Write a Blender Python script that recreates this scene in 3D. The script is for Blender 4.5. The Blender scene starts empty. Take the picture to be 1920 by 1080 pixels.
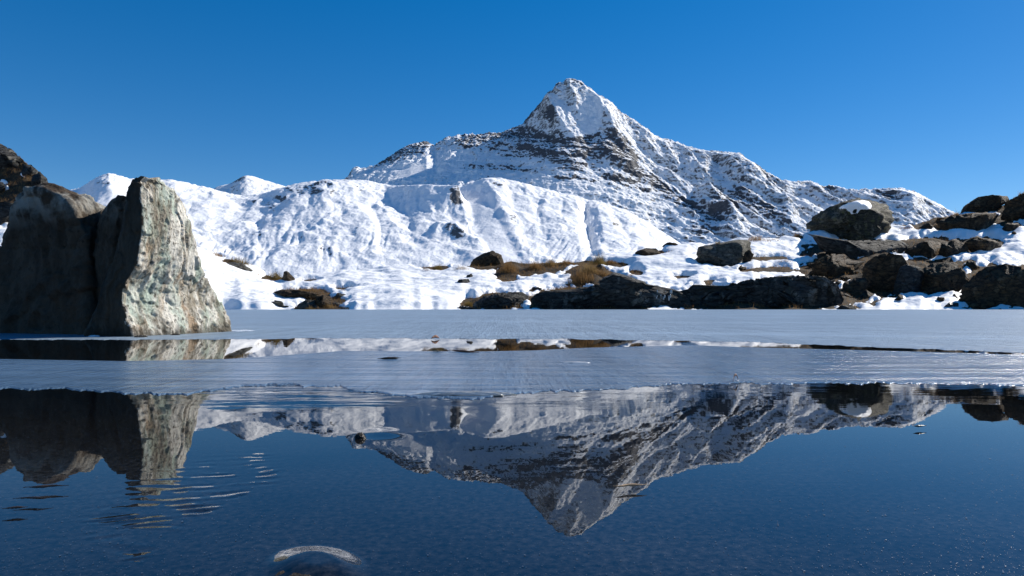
import bpy, bmesh, math, random
import numpy as np
from mathutils import Vector

# ------------------------------------------------------------------ camera, light, exposure
SC = bpy.context.scene
COL = SC.collection
CAM_H, FPX, CX, HY = 0.10, 1280.0, 960.0, 577.0      # eye height, focal length and horizon of the photograph (1920 wide)
cam = bpy.data.cameras.new('camera')
cam.sensor_width, cam.lens = 36.0, 24.0
cam.shift_y = (HY - 540.0) / 1920.0
cam.clip_start, cam.clip_end = 0.02, 40000.0
camo = bpy.data.objects.new('camera', cam)
camo.location = (0, 0, CAM_H)
camo.rotation_euler = (math.radians(90), 0, 0)
COL.objects.link(camo)
SC.camera = camo

SUN_AZ, SUN_EL = math.radians(58.0), math.radians(33.0)   # clockwise from the view direction
sv = Vector((math.sin(SUN_AZ) * math.cos(SUN_EL), math.cos(SUN_AZ) * math.cos(SUN_EL), math.sin(SUN_EL)))
sun = bpy.data.lights.new('sun', 'SUN')
sun.energy, sun.angle, sun.color = 5.0, math.radians(0.5), (1.0, 0.94, 0.85)
suno = bpy.data.objects.new('sun', sun)
suno.rotation_euler = (-sv).to_track_quat('-Z', 'Y').to_euler()
suno.location = (30, 20, 40)
COL.objects.link(suno)

W = bpy.data.worlds.new('World')
SC.world = W
W.use_nodes = True
wn = W.node_tree
wn.nodes.clear()
sky = wn.nodes.new('ShaderNodeTexSky')
sky.sky_type = 'NISHITA'
sky.sun_disc = False
sky.sun_elevation, sky.sun_rotation = SUN_EL, SUN_AZ
sky.altitude, sky.air_density, sky.dust_density, sky.ozone_density = 2600, 1.0, 0.25, 2.0
hs = wn.nodes.new('ShaderNodeHueSaturation')
hs.inputs['Saturation'].default_value = 1.72
hs.inputs['Hue'].default_value = 0.507
gm = wn.nodes.new('ShaderNodeGamma')
gm.inputs['Gamma'].default_value = 0.72
bg = wn.nodes.new('ShaderNodeBackground')
bg.inputs['Strength'].default_value = 0.132
wo = wn.nodes.new('ShaderNodeOutputWorld')
wn.links.new(sky.outputs[0], gm.inputs['Color'])
wn.links.new(gm.outputs[0], hs.inputs['Color'])
wn.links.new(hs.outputs[0], bg.inputs['Color'])
wn.links.new(bg.outputs[0], wo.inputs['Surface'])

SC.view_settings.view_transform = 'Standard'
SC.view_settings.look = 'None'
SC.view_settings.gamma = 1.0
SC.view_settings.use_curve_mapping = False
SC.view_settings.exposure = 0.5

# ------------------------------------------------------------------ numpy helpers
rng = np.random.default_rng(7)
PERM = np.concatenate([rng.permutation(256)] * 3).astype(np.int32)
G3 = rng.normal(size=(256, 3)); G3 /= np.linalg.norm(G3, axis=1)[:, None]


def perlin(x, y, z=0.0):
    x, y, z = np.broadcast_arrays(np.asarray(x, float), np.asarray(y, float), np.asarray(z, float))
    xi, yi, zi = np.floor(x).astype(np.int64), np.floor(y).astype(np.int64), np.floor(z).astype(np.int64)
    fx, fy, fz = x - xi, y - yi, z - zi
    u, v, w = [t * t * t * (t * (t * 6 - 15) + 10) for t in (fx, fy, fz)]
    xi &= 255; yi &= 255; zi &= 255

    def g(a, b, c):
        h = PERM[PERM[PERM[(xi + a) & 255] + ((yi + b) & 255)] + ((zi + c) & 255)]
        gr = G3[h]
        return gr[..., 0] * (fx - a) + gr[..., 1] * (fy - b) + gr[..., 2] * (fz - c)
    x00 = g(0, 0, 0) * (1 - u) + g(1, 0, 0) * u
    x10 = g(0, 1, 0) * (1 - u) + g(1, 1, 0) * u
    x01 = g(0, 0, 1) * (1 - u) + g(1, 0, 1) * u
    x11 = g(0, 1, 1) * (1 - u) + g(1, 1, 1) * u
    return ((x00 * (1 - v) + x10 * v) * (1 - w) + (x01 * (1 - v) + x11 * v) * w) * 1.5


def fbm(x, y, z=0.0, o=4, gain=0.5, lac=2.03):
    s, a, n = 0.0, 1.0, 0.0
    for i in range(o):
        s = s + a * perlin(x, y, np.asarray(z) + 7.3 * i); n += a
        a *= gain; x = np.asarray(x) * lac; y = np.asarray(y) * lac; z = np.asarray(z) * lac
    return s / n


def ridged(x, y, z=0.0, o=4, gain=0.5, lac=2.1):
    s, a, n = 0.0, 1.0, 0.0
    for i in range(o):
        s = s + a * (1 - 2 * np.abs(perlin(x, y, np.asarray(z) + 5.1 * i))); n += a
        a *= gain; x = np.asarray(x) * lac; y = np.asarray(y) * lac; z = np.asarray(z) * lac
    return s / n


def sstep(a, b, x):
    t = np.clip((x - a) / (b - a), 0, 1)
    return t * t * (3 - 2 * t)


def curve(pts, x):
    p = np.array(pts, float)
    return np.interp(x, p[:, 0], p[:, 1])


def smooth1(a, k):
    if k < 1: return a
    ker = np.hanning(2 * k + 3)[1:-1]; ker /= ker.sum()
    return np.convolve(np.pad(a, k, mode='edge'), ker, mode='valid')


def pt(px, py, d):
    """the point at distance d (along the view) that the photograph shows at px, py"""
    return ((px - CX) / FPX * d, d, CAM_H - (py - HY) / FPX * d)


def mk(name, V, F, mat, smooth=True, parent=None):
    V = np.ascontiguousarray(V, dtype=np.float32); F = np.asarray(F, dtype=np.int32)
    me = bpy.data.meshes.new(name)
    k = F.shape[1]
    me.vertices.add(len(V)); me.vertices.foreach_set('co', V.ravel())
    me.loops.add(F.size); me.loops.foreach_set('vertex_index', F.ravel())
    me.polygons.add(len(F)); me.polygons.foreach_set('loop_start', np.arange(0, F.size, k, dtype=np.int32))
    me.update(calc_edges=True); me.validate()
    me.polygons.foreach_set('use_smooth', np.full(len(me.polygons), bool(smooth)))
    me.materials.append(mat)
    o = bpy.data.objects.new(name, me)
    COL.objects.link(o)
    if parent: o.parent = parent
    return o


def attr(o, name, data):
    a = o.data.attributes.new(name, 'FLOAT', 'POINT')
    a.data.foreach_set('value', np.ascontiguousarray(data, dtype=np.float32).ravel())


def gridfaces(ny, nx):
    i = np.arange(ny * nx).reshape(ny, nx)
    return np.stack([i[:-1, :-1].ravel(), i[:-1, 1:].ravel(), i[1:, 1:].ravel(), i[1:, :-1].ravel()], 1)


def normals(P):
    du = np.gradient(P, axis=1); dv = np.gradient(P, axis=0)
    n = np.cross(du, dv)
    n /= np.linalg.norm(n, axis=2)[..., None] + 1e-12
    return n


def structure(o): o['kind'] = 'structure'; return o


def tag(o, label, cat, group=None):
    o['label'] = label; o['category'] = cat
    if group: o['group'] = group
    return o


# ------------------------------------------------------------------ material helpers
class NT:
    def __init__(self, name):
        self.m = bpy.data.materials.new(name); self.m.use_nodes = True
        self.t = self.m.node_tree; self.t.nodes.clear()
        self.out = self.n('OutputMaterial')

    def n(self, kind, **kw):
        nd = self.t.nodes.new('ShaderNode' + kind)
        for k, v in kw.items():
            if hasattr(nd, k): setattr(nd, k, v)
            else: nd.inputs[k.replace('_', ' ')].default_value = v
        return nd

    def l(self, a, b): self.t.links.new(a, b)

    def math(self, op, a, b=None, c=None, clamp=False):
        nd = self.t.nodes.new('ShaderNodeMath'); nd.operation = op; nd.use_clamp = clamp
        for i, v in enumerate((a, b, c)):
            if v is None: continue
            if isinstance(v, (int, float)): nd.inputs[i].default_value = v
            else: self.l(v, nd.inputs[i])
        return nd.outputs[0]

    def coord(self, scale=(1, 1, 1), rot=(0, 0, 0), loc=(0, 0, 0), src='Object'):
        tc = self.n('TexCoord'); mp = self.n('Mapping')
        mp.inputs['Scale'].default_value = scale; mp.inputs['Rotation'].default_value = rot; mp.inputs['Location'].default_value = loc
        self.l(tc.outputs[src], mp.inputs['Vector'])
        return mp.outputs[0]

    def noise(self, vec, scale, detail=6, rough=0.6, dist=0.0):
        nd = self.n('TexNoise'); nd.inputs['Scale'].default_value = scale; nd.inputs['Detail'].default_value = detail
        nd.inputs['Roughness'].default_value = rough; nd.inputs['Distortion'].default_value = dist
        self.l(vec, nd.inputs['Vector'])
        return nd.outputs['Fac']

    def voronoi(self, vec, scale, feature='F1', out='Distance'):
        nd = self.n('TexVoronoi'); nd.feature = feature; nd.inputs['Scale'].default_value = scale
        self.l(vec, nd.inputs['Vector'])
        return nd.outputs[out]

    def ramp(self, fac, stops, interp='LINEAR'):
        nd = self.n('ValToRGB'); cr = nd.color_ramp; cr.interpolation = interp
        while len(cr.elements) < len(stops): cr.elements.new(0.5)
        for e, (p, c) in zip(cr.elements, stops):
            e.position = p
            e.color = (c, c, c, 1) if isinstance(c, (int, float)) else (*c, 1)
        self.l(fac, nd.inputs[0])
        return nd.outputs[0]

    def mix(self, fac, a, b):
        nd = self.n('Mix'); nd.data_type = 'RGBA'
        for s, v in ((nd.inputs[0], fac), (nd.inputs[6], a), (nd.inputs[7], b)):
            if isinstance(v, (int, float)): s.default_value = v
            elif isinstance(v, tuple): s.default_value = (*v, 1)
            else: self.l(v, s)
        return nd.outputs[2]

    def bump(self, h, dist, strength=1.0, normal=None):
        nd = self.n('Bump'); nd.inputs['Distance'].default_value = dist; nd.inputs['Strength'].default_value = strength
        self.l(h, nd.inputs['Height'])
        if normal: self.l(normal, nd.inputs['Normal'])
        return nd.outputs[0]

    def attr(self, name):
        nd = self.n('Attribute'); nd.attribute_name = name
        return nd.outputs['Fac']

    def pbr(self, col, rough=0.7, normal=None, spec=0.3, **kw):
        p = self.n('BsdfPrincipled')
        for s, v in ((p.inputs['Base Color'], col), (p.inputs['Roughness'], rough), (p.inputs['Specular IOR Level'], spec)):
            if isinstance(v, (int, float)): s.default_value = v
            elif isinstance(v, tuple): s.default_value = (*v, 1)
            else: self.l(v, s)
        for k, v in kw.items(): p.inputs[k.replace('_', ' ')].default_value = v
        if normal: self.l(normal, p.inputs['Normal'])
        self.l(p.outputs[0], self.out.inputs['Surface'])
        return self.m


def mat_alpine(name, unit, rockA, rockB, k=0.5, bumpf=0.42):
    """snow over rock; the attribute 'rock' says where the rock comes through, noise breaks its edge up"""
    t = NT(name)
    co = t.coord((1 / unit, 1 / unit, 1 / unit))
    cs = t.coord((0.5 / unit, 0.5 / unit, 1.4 / unit), rot=(0.0, 0.3, 0.0))
    n1 = t.noise(co, 1.0, 8, 0.65)
    n2 = t.noise(cs, 1.0, 6, 0.65, 0.4)
    mixn = t.math('ADD', t.math('MULTIPLY', n1, 0.5), t.math('MULTIPLY', n2, 0.5))
    f = t.math('ADD', t.attr('rock'), t.math('MULTIPLY', t.math('SUBTRACT', mixn, 0.5), k * 4))
    f = t.ramp(f, [(0.42, 0.0), (0.62, 1.0)])
    rc = t.mix(t.ramp(t.noise(cs, 2.2, 8, 0.7), [(0.35, 0.0), (0.68, 1.0)]), rockA, rockB)
    sc = t.mix(n1, (0.83, 0.85, 0.88), (0.90, 0.90, 0.90))
    col = t.mix(f, sc, rc)
    h = t.math('ADD', t.math('MULTIPLY', n1, 1.0), t.math('MULTIPLY', t.math('MULTIPLY', n2, f), 1.2))
    nrm = t.bump(h, unit * bumpf, 1.0)
    return t.pbr(col, 0.75, nrm, 0.15)


# ------------------------------------------------------------------ mountains
def terrain(name, cols, crest, base, nrow, feat, mat, back=0.45, profile=1.2, crest_noise=(0, 1), smooth_k=3):
    """alpine terrain: a crest line, a foot line, a concave face between them and a back slope, shaped further by feat()"""
    px = cols
    cY, cZ = curve([(a, b) for a, b, c in crest], px), curve([(a, c) for a, b, c in crest], px)
    cY = smooth1(cY, 20)
    cZ = CAM_H - (smooth1(cZ, smooth_k) - HY) / FPX * cY
    bY, bZ = smooth1(curve([(a, b) for a, b, c in base], px), 20), smooth1(curve([(a, c) for a, b, c in base], px), 20)
    bZ = CAM_H - (bZ - HY) / FPX * bY
    nb = int(nrow * 0.18)
    t = np.concatenate([np.linspace(-0.15, 1, nrow - nb), 1 + np.linspace(0, 1, nb + 1)[1:] ** 1.5 * back])[:, None]
    Y = bY + (cY - bY) * t
    X = (px - CX) / FPX * Y
    tt = np.clip(t, 0, 1)
    Z = bZ + (cZ - bZ) * tt ** profile
    Z = Z + np.where(t < 0, t, 0) * (cZ - bZ) * 0.3
    Z = Z - np.clip(t - 1, 0, None) * (cZ - bZ) * 0.9
    py0 = HY - (Z - CAM_H) / Y * FPX
    PX = np.broadcast_to(px, Z.shape)
    dz, rock = feat(PX, py0, t, tt, X, Y, Z)
    dz = np.where(t < 1, np.minimum(dz, 0.62 * np.clip(cZ - Z, 0, None) + crest_noise[0] * 0.5), dz)      # spurs never overtop the crest
    Z = Z + dz
    a, f = crest_noise
    if a:
        w_ = np.where(t < 1, np.exp(-((t - 1) / 0.16) ** 2), np.exp(-((t - 1) / 0.05) ** 2))
        Z = Z + a * w_ * (ridged(X * f, Y * f * 0.6, 3.3, 5, 0.62) - 0.35)
    P = np.stack([X, Y, Z], 2)
    N = normals(P)
    r = rock(N) if callable(rock) else rock
    o = mk(name, P.reshape(-1, 3), gridfaces(*Z.shape), mat)
    attr(o, 'rock', r)
    return structure(o)


def tdist(PX, py0, pts, ys=1.0):
    """distance in photograph pixels from each terrain point to a traced line, signed + on its right side"""
    best = np.full(PX.shape, 1e9); sgn = np.zeros(PX.shape); tl = np.zeros(PX.shape)
    n = len(pts) - 1
    for i in range(n):
        (x0, y0), (x1, y1) = pts[i], pts[i + 1]
        dx, dy = x1 - x0, (y1 - y0)
        L = dx * dx + dy * dy
        u = np.clip(((PX - x0) * dx + (py0 - y0) * dy) / L, 0, 1)
        qx, qy = PX - (x0 + u * dx), py0 - (y0 + u * dy)
        d = np.sqrt(qx * qx + qy * qy)
        s = np.sign(qx * dy - qy * dx)
        m = d < best
        best = np.where(m, d, best); sgn = np.where(m, s, sgn); tl = np.where(m, (i + u) / n, tl)
    return best, sgn, tl


def tent(PX, py0, pts, wl, wr):
    """ridge of height 1 on the traced line falling to 0 over wl pixels on the left and wr on the right"""
    d, s, tl = tdist(PX, py0, pts)
    w = np.where(s > 0, wr, wl)
    x = np.clip(1 - d / w, 0, 1)
    return x * (0.75 + 0.25 * x) * (1 - 0.85 * sstep(0.55, 1.0, tl))


M_CREST = [(560, 4300, 420), (610, 4250, 375), (650, 4200, 336), (660, 4200, 322), (668, 4200, 317), (680, 4200, 319), (692, 4180, 317), (705, 4180, 312), (722, 4180, 303), (740, 4150, 290),
           (755, 4150, 281), (770, 4150, 274), (790, 4150, 270), (800, 4150, 267), (808, 4150, 273), (815, 4150, 275), (828, 4120, 265), (845, 4100, 258), (870, 4080, 254), (900, 4060, 251),
           (925, 4050, 248), (945, 4050, 246), (960, 4040, 242), (972, 4030, 240), (985, 4020, 228), (1000, 4010, 210), (1012, 4000, 197), (1022, 4000, 184), (1035, 4000, 175), (1043, 4000, 163),
           (1052, 4000, 158), (1065, 4000, 154), (1078, 4000, 153), (1090, 4000, 159), (1102, 4000, 170), (1115, 4000, 178), (1130, 3990, 188), (1147, 3980, 197), (1160, 3970, 210), (1172, 3960, 219),
           (1185, 3950, 228), (1200, 3940, 240), (1215, 3930, 249), (1230, 3920, 262), (1245, 3900, 267), (1270, 3880, 273), (1300, 3850, 284), (1330, 3820, 289), (1360, 3800, 292), (1385, 3780, 293),
           (1400, 3770, 302), (1415, 3760, 310), (1435, 3740, 325), (1450, 3720, 336), (1465, 3700, 345), (1490, 3700, 346), (1520, 3700, 347), (1545, 3690, 354), (1580, 3680, 357), (1610, 3680, 360),
           (1640, 3680, 361), (1665, 3680, 360), (1690, 3680, 360), (1710, 3680, 364), (1730, 3680, 374), (1750, 3680, 385), (1770, 3680, 394), (1790, 3680, 405), (1830, 3680, 425), (1900, 3680, 450), (2000, 3680, 470)]
M_BASE = [(560, 3500, 430), (650, 3400, 372), (750, 3200, 362), (850, 3100, 365), (950, 3000, 378), (1050, 2900, 400), (1150, 2800, 430), (1250, 2700, 475), (1350, 2600, 500), (1500, 2550, 505), (1700, 2600, 505), (2000, 2650, 510)]
RIBS = [  # traced lines of the ribs, widths left and right, height in metres
    ([(1047, 158), (1024, 190), (1034, 222), (1056, 248), (1082, 270)], 30, 34, 40),
    ([(1062, 160), (1072, 190), (1082, 215)], 14, 16, 18),
    ([(1100, 172), (1122, 215), (1135, 245), (1153, 280), (1185, 322), (1222, 352)], 52, 40, 62),
    ([(1165, 212), (1192, 240), (1208, 270), (1234, 308), (1268, 356)], 24, 34, 45),
    ([(1215, 252), (1232, 275), (1262, 320), (1290, 352)], 18, 24, 28),
    ([(1248, 268), (1287, 300), (1304, 335), (1330, 372)], 24, 30, 40),
    ([(1300, 285), (1318, 312), (1328, 350)], 18, 24, 30),
    ([(1330, 388), (1355, 412), (1384, 446), (1400, 470)], 40, 30, 45),
    ([(1345, 292), (1366, 325), (1395, 360), (1430, 392)], 24, 26, 40),
    ([(1385, 297), (1396, 320), (1418, 348), (1466, 370)], 26, 24, 42),
    ([(1415, 360), (1436, 382), (1485, 425), (1500, 445)], 40, 26, 50),
    ([(1518, 350), (1528, 366), (1546, 392)], 14, 20, 24),
    ([(1465, 347), (1472, 365), (1485, 385)], 16, 22, 20),
    ([(1690, 362), (1712, 395), (1735, 425)], 30, 30, 35),
    ([(1730, 376), (1752, 400), (1775, 425)], 20, 24, 24),
]


def main_feat(PX, py0, t, tt, X, Y, Z):
    env = np.clip(tt * 5, 0, 1) * np.clip((1.0 - tt) * 14, 0, 1)
    k = np.interp(PX, [600, 950, 1060, 1250, 1500, 1900], [-0.1, -0.25, 0.05, 0.55, 0.6, 0.5])
    depth = (Y - Y[-1:, :]) * 0 + (4000 - Y)
    wx, wy = fbm(X / 260, Y / 260, 1.7, 4) * 60, fbm(X / 260, Y / 260, 9.1, 4) * 60
    S = X - k * depth + wx
    dz = np.zeros(Z.shape)
    for pts, wl, wr, h in RIBS:
        j = fbm(PX / 16, py0 / 16, h * 0.1, 3) * 7
        dz += 1.55 * h * tent(PX + j, py0 + j * 0.5, pts, wl * 0.9, wr * 0.9)
    dz *= np.clip((1.0 - tt) * 9, 0, 1) ** 0.7
    glac = sstep(60, 15, np.abs(PX - 775)) * sstep(14, 6, np.abs(py0 - (345 - (PX - 700) * 0.22)))
    glac = np.maximum(glac, sstep(130, 90, np.abs(PX - 990)) * 0)
    rgh = (1 - glac)
    right = sstep(1040, 1200, PX)
    dz += env * rgh * (ridged(S / 150, (Y + wy) / 620, 2.2, 5, 0.52) * (20 + 34 * right))
    dz += env * rgh * (ridged(S / 55, (Y + wy) / 150, 6.2, 5, 0.55) * 12)
    dz += rgh * env * fbm(X / 40, Y / 40, 4.4, 5, 0.62) * 13
    dz += rgh * np.clip((1.02 - tt) * 20, 0, 1) * ridged(X / 24, Y / 24, 8.8, 4, 0.6) * 3.2
    # ledges: the height is stepped along slightly dipping beds
    zz = Z + dz + 0.16 * X + fbm(X / 120, Y / 120, 3.0, 3) * 34
    for per, amp in ((52, 0.16), (17, 0.30)):
        ph = zz / per
        fr = ph - np.floor(ph)
        dz += env * rgh * amp * per * (sstep(0.25, 0.75, fr) - fr) * (0.45 + 0.55 * sstep(-0.2, 0.35, fbm(X / 160, Y / 160, per, 2)))
    # the dark cliff band under the summit pyramid
    db, sb, tb = tdist(PX, py0, [(880, 272), (950, 262), (1000, 272), (1060, 286), (1105, 283), (1145, 300), (1180, 326)])
    wob = fbm(PX / 20, py0 / 9, 5.5, 4) * 16
    band = sstep(24, 6, db + wob)
    dz += -16 * band * np.where(sb > 0, 1, -1) * np.clip(db / 14, 0, 1)
    # smooth rounded snow shoulder (left)
    dg, sg, tg = tdist(PX, py0, [(690, 346), (760, 328), (860, 304)])
    dz += np.clip(1 - dg / 22, 0, 1) ** 0.8 * 26 * sstep(860, 800, PX) 

    def spot(cx, cy, rx, ry, ang=0):
        c, s = math.cos(ang), math.sin(ang)
        qx, qy = PX - cx, py0 - cy
        u, v = (qx * c + qy * s) / rx, (-qx * s + qy * c) / ry
        return sstep(1.25, 0.35, np.sqrt(u * u + v * v) + fbm(PX / 12, py0 / 7, cx * 0.1, 3) * 0.7)
    man = band * 0.85
    for a in [(750, 297, 60, 15, -0.5), (790, 285, 26, 12, -0.5), (900, 275, 60, 10, 0.05), (965, 290, 60, 12, 0.1), (1040, 300, 90, 12, 0.1), (960, 322, 60, 8, 0.1), (890, 318, 40, 7, 0.1), (1075, 318, 60, 10, 0.2),
              (1400, 310, 26, 12, 0.4), (1665, 378, 26, 14, 0), (1370, 395, 40, 22, -0.6), (1330, 440, 40, 18, -0.5), (1075, 160, 22, 6, 0.2), (1150, 205, 34, 9, 0.75), (1130, 195, 20, 6, 0.7),
              (1215, 262, 18, 6, 0.5), (1030, 232, 14, 8, 0.6), (1240, 370, 50, 12, 0.5), (1160, 355, 60, 10, 0.3), (1290, 400, 40, 12, 0.5), (1420, 340, 30, 10, 0.6), (1190, 345, 40, 10, 0.5),
              (1480, 352, 24, 5, 0), (1560, 360, 50, 5, 0.1), (1440, 420, 50, 10, 0.5), (1090, 345, 70, 7, 0.15)]:
        man = np.maximum(man, 0.62 * spot(*a))

    def rock(N):
        sl = sstep(0.80, 0.50, N[..., 2])
        face = sstep(0.25, -0.55, N[..., 0] - 0.3 * N[..., 1])      # lee sides blow clear
        r = 0.07 + 0.03 * sstep(1180, 1300, PX) + 0.36 * sl + 0.10 * sl * face + man * (0.30 + 0.55 * sl)
        r += 0.30 * sstep(0.90, 1.0, tt) * sstep(0.88, 0.66, N[..., 2])
        r -= 0.8 * glac + 0.6 * np.clip(1 - dg / 26, 0, 1)
        bowl = sstep(26, 12, np.abs(PX - 1108 + (py0 - 235) * 0.1)) * sstep(40, 20, np.abs(py0 - 235))
        r -= 0.35 * bowl
        return np.clip(r, 0, 1)
    return dz, rock


mat_main = mat_alpine('mountain_snow_and_rock', 15.0, (0.045, 0.047, 0.054), (0.128, 0.130, 0.140), 0.46)
terrain('mountain', np.arange(560, 2000, 1.5), M_CREST, M_BASE, 430, main_feat, mat_main, profile=1.22, crest_noise=(27, 1 / 48), smooth_k=0)

H_CREST = [(-300, 2300, 350), (0, 2200, 372), (100, 2150, 362), (145, 2100, 354), (160, 2100, 347), (175, 2100, 336), (188, 2100, 330), (205, 2100, 325), (220, 2100, 328), (240, 2100, 335), (280, 2100, 338), (320, 2100, 337),
           (350, 2100, 343), (390, 2100, 352), (420, 2050, 361), (450, 2050, 367), (490, 2050, 364), (520, 2000, 355), (545, 2000, 347), (570, 2000, 342), (600, 2000, 339), (650, 2000, 337), (690, 2000, 339), (720, 2000, 346),
           (760, 1980, 351), (800, 1960, 349), (840, 1950, 351), (865, 1950, 350), (885, 1940, 343), (905, 1940, 336), (925, 1940, 333), (945, 1940, 335), (970, 1930, 341), (1000, 1920, 349), (1050, 1900, 361), (1100, 1880, 373),
           (1150, 1850, 386), (1180, 1830, 398), (1210, 1800, 415), (1240, 1780, 434), (1270, 1760, 455), (1300, 1750, 475), (1350, 1740, 495), (1450, 1740, 515)]
H_BASE = [(-300, 1200, 520), (400, 1200, 530), (800, 1200, 530), (1200, 1200, 535), (1450, 1300, 540)]
GULLY = [([(1098, 378), (1100, 410), (1106, 445), (1108, 500)], 26, 40, 34), ([(1003, 352), (1008, 395), (1016, 435), (1036, 490)], 18, 20, 5), ([(955, 350), (962, 400), (985, 440), (1000, 480)], 18, 22, 5),
         ([(700, 385), (712, 420), (720, 460), (724, 510)], 22, 26, 16), ([(560, 400), (530, 440), (505, 480), (490, 520)], 18, 18, 14), ([(640, 410), (610, 450), (600, 500)], 22, 30, 16), ([(760, 390), (770, 440), (790, 500)], 30, 30, 14),
         ([(490, 410), (480, 450), (495, 500)], 20, 20, 12), ([(1150, 395), (1170, 430), (1190, 480)], 18, 22, 7), ([(1190, 412), (1220, 450), (1235, 490)], 12, 16, 5), ([(1050, 372), (1056, 410), (1066, 470)], 10, 12, 2)]
HRIB = [([(775, 352), (800, 356), (845, 372), (862, 392), (872, 412)], 50, 20, 52), ([(905, 340), (930, 372), (950, 395)], 20, 26, 12), ([(985, 350), (1000, 372)], 12, 14, 9), ([(820, 440), (850, 438), (885, 458)], 22, 16, 14),
        ([(520, 358), (580, 352), (690, 362)], 20, 14, 14), ([(545, 385), (600, 372), (660, 366)], 40, 20, 10)]


def hill_feat(PX, py0, t, tt, X, Y, Z):
    env = np.clip(tt * 5, 0, 1) * np.clip((1.0 - tt) * 10, 0, 1)
    wx = fbm(X / 110, Y / 110, 1.1, 4) * 30
    dz = np.zeros(Z.shape)
    for pts, wl, wr, h in GULLY:
        j = fbm(PX / 26, py0 / 26, h, 4) * 16
        dz -= 0.75 * h * tent(PX + j, py0, pts, wl * 0.75, wr * 0.6) * (0.35 + 0.65 * sstep(930, 1000, PX))
    for pts, wl, wr, h in HRIB:
        j = fbm(PX / 20, py0 / 20, h * 2.0, 3) * 7
        dz += h * tent(PX + j, py0 + j, pts, wl, wr)
    dz *= np.clip((1.0 - tt) * 8, 0, 1)
    left = sstep(520, 430, PX) * sstep(440, 400, py0)                     # calm snowfields on the left
    smo = sstep(40, 20, np.abs(PX - 915 - (py0 - 420) * 0.5)) * sstep(350, 375, py0)
    rgh = 1 - 0.65 * left - 0.7 * smo
    rt = sstep(960, 1040, PX)
    dz += env * (1 - 0.8 * smo) * ridged((X + wx * 0.6 + (Y - 1500) * 0.35) / 170, Y / 330, 14.2, 3, 0.5) * 13
    dz += env * rgh * (ridged((X + wx + (Y - 1500) * (0.35 - 0.9 * rt)) / 85, Y / 150, 3.2, 5, 0.52) * (3.0 + 0.8 * rt))
    dz += env * (0.4 + 0.6 * rgh) * fbm(X / 60, Y / 60, 7.7, 4, 0.5) * 7
    dz += env * rgh * fbm(X / 15, Y / 15, 2.4, 4, 0.6) * (0.5 + 2.2 * sstep(-0.1, 0.35, fbm(X / 90, Y / 90, 21.0, 3)))
    dz += env * rgh * np.clip(ridged(X / 7.5, Y / 7.5, 8.4, 3, 0.6) - 0.25, 0, 1) * 1.2
    fan = X + wx * 0.5 + (Y - 1400) * np.interp(PX, [300, 700, 1000, 1250], [0.45, 0.1, -0.25, -0.5])
    gul = np.clip(ridged(fan / 34, Y / 420, 31.0, 3, 0.5), 0, 1) ** 2
    dz -= env * (0.3 + 0.7 * rgh) * gul * 4.5 * sstep(-0.2, 0.3, fbm(X / 150, Y / 220, 17.0, 2))
    lump = sstep(0.05, 0.4, fbm(X / 45, Y / 45, 12.0, 3))
    dz += env * rgh * lump * np.clip(fbm(X / 5, Y / 5, 5.0, 2) - 0.1, 0, 1) * 4.0

    def spot(cx, cy, rx, ry, ang=0):
        c, s = math.cos(ang), math.sin(ang)
        qx, qy = PX - cx, py0 - cy
        u, v = (qx * c + qy * s) / rx, (-qx * s + qy * c) / ry
        return sstep(1.3, 0.4, np.sqrt(u * u + v * v) + fbm(PX / 12, py0 / 5, cx * 0.1, 3) * 0.8)
    man = np.zeros(Z.shape)
    for a in [(575, 362, 60, 10, 0.05), (545, 380, 40, 5, 0.1), (610, 372, 50, 5, 0), (665, 360, 25, 5, 0), (205, 328, 18, 5, 0), (375, 403, 14, 5, 0), (200, 350, 20, 5, 0), (400, 385, 16, 4, 0), (500, 390, 40, 8, 0.3),
              (845, 375, 24, 8, 0.6), (855, 395, 14, 9, 0.8), (855, 450, 30, 8, 0.3), (965, 418, 20, 10, 0.2), (985, 395, 12, 6, 0.4), (1155, 430, 18, 8, 0), (760, 350, 20, 4, 0), (450, 440, 30, 6, 0.2), (590, 462, 14, 5, 0),
              (650, 440, 30, 12, 0), (1070, 400, 14, 6, 0), (750, 480, 10, 4, 0), (480, 450, 16, 4, 0), (440, 375, 14, 4, 0), (930, 352, 16, 6, 0.3), (1000, 425, 10, 4, 0.3), (610, 470, 60, 26, 0)]:
        man = np.maximum(man, spot(*a))

    def rock(N):
        sl = sstep(0.90, 0.66, N[..., 2])
        r = 0.02 + 0.36 * sl * (1 - 0.7 * smo) + man * (0.20 + 0.42 * sl)
        r += 0.22 * sstep(0.35, 0.6, fbm(X / 9, Y / 9, 9.0, 2)) * rgh * lump
        return np.clip(r, 0, 1)
    return dz, rock


mat_hill = mat_alpine('moraine_snow_and_rock', 6.0, (0.07, 0.07, 0.075), (0.20, 0.19, 0.18), 0.34, 0.26)
terrain('snowy_hill', np.arange(-300, 1450, 1.8), H_CREST, H_BASE, 330, hill_feat, mat_hill, profile=1.12, crest_noise=(5, 1 / 20), smooth_k=3)

D_CREST = [(330, 5200, 400), (395, 5200, 358), (405, 5200, 351), (418, 5200, 347), (430, 5200, 345), (440, 5200, 340), (452, 5200, 332), (463, 5200, 329), (475, 5200, 331), (490, 5200, 336), (510, 5200, 342), (530, 5200, 348), (560, 5200, 356), (620, 5200, 380)]


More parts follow.
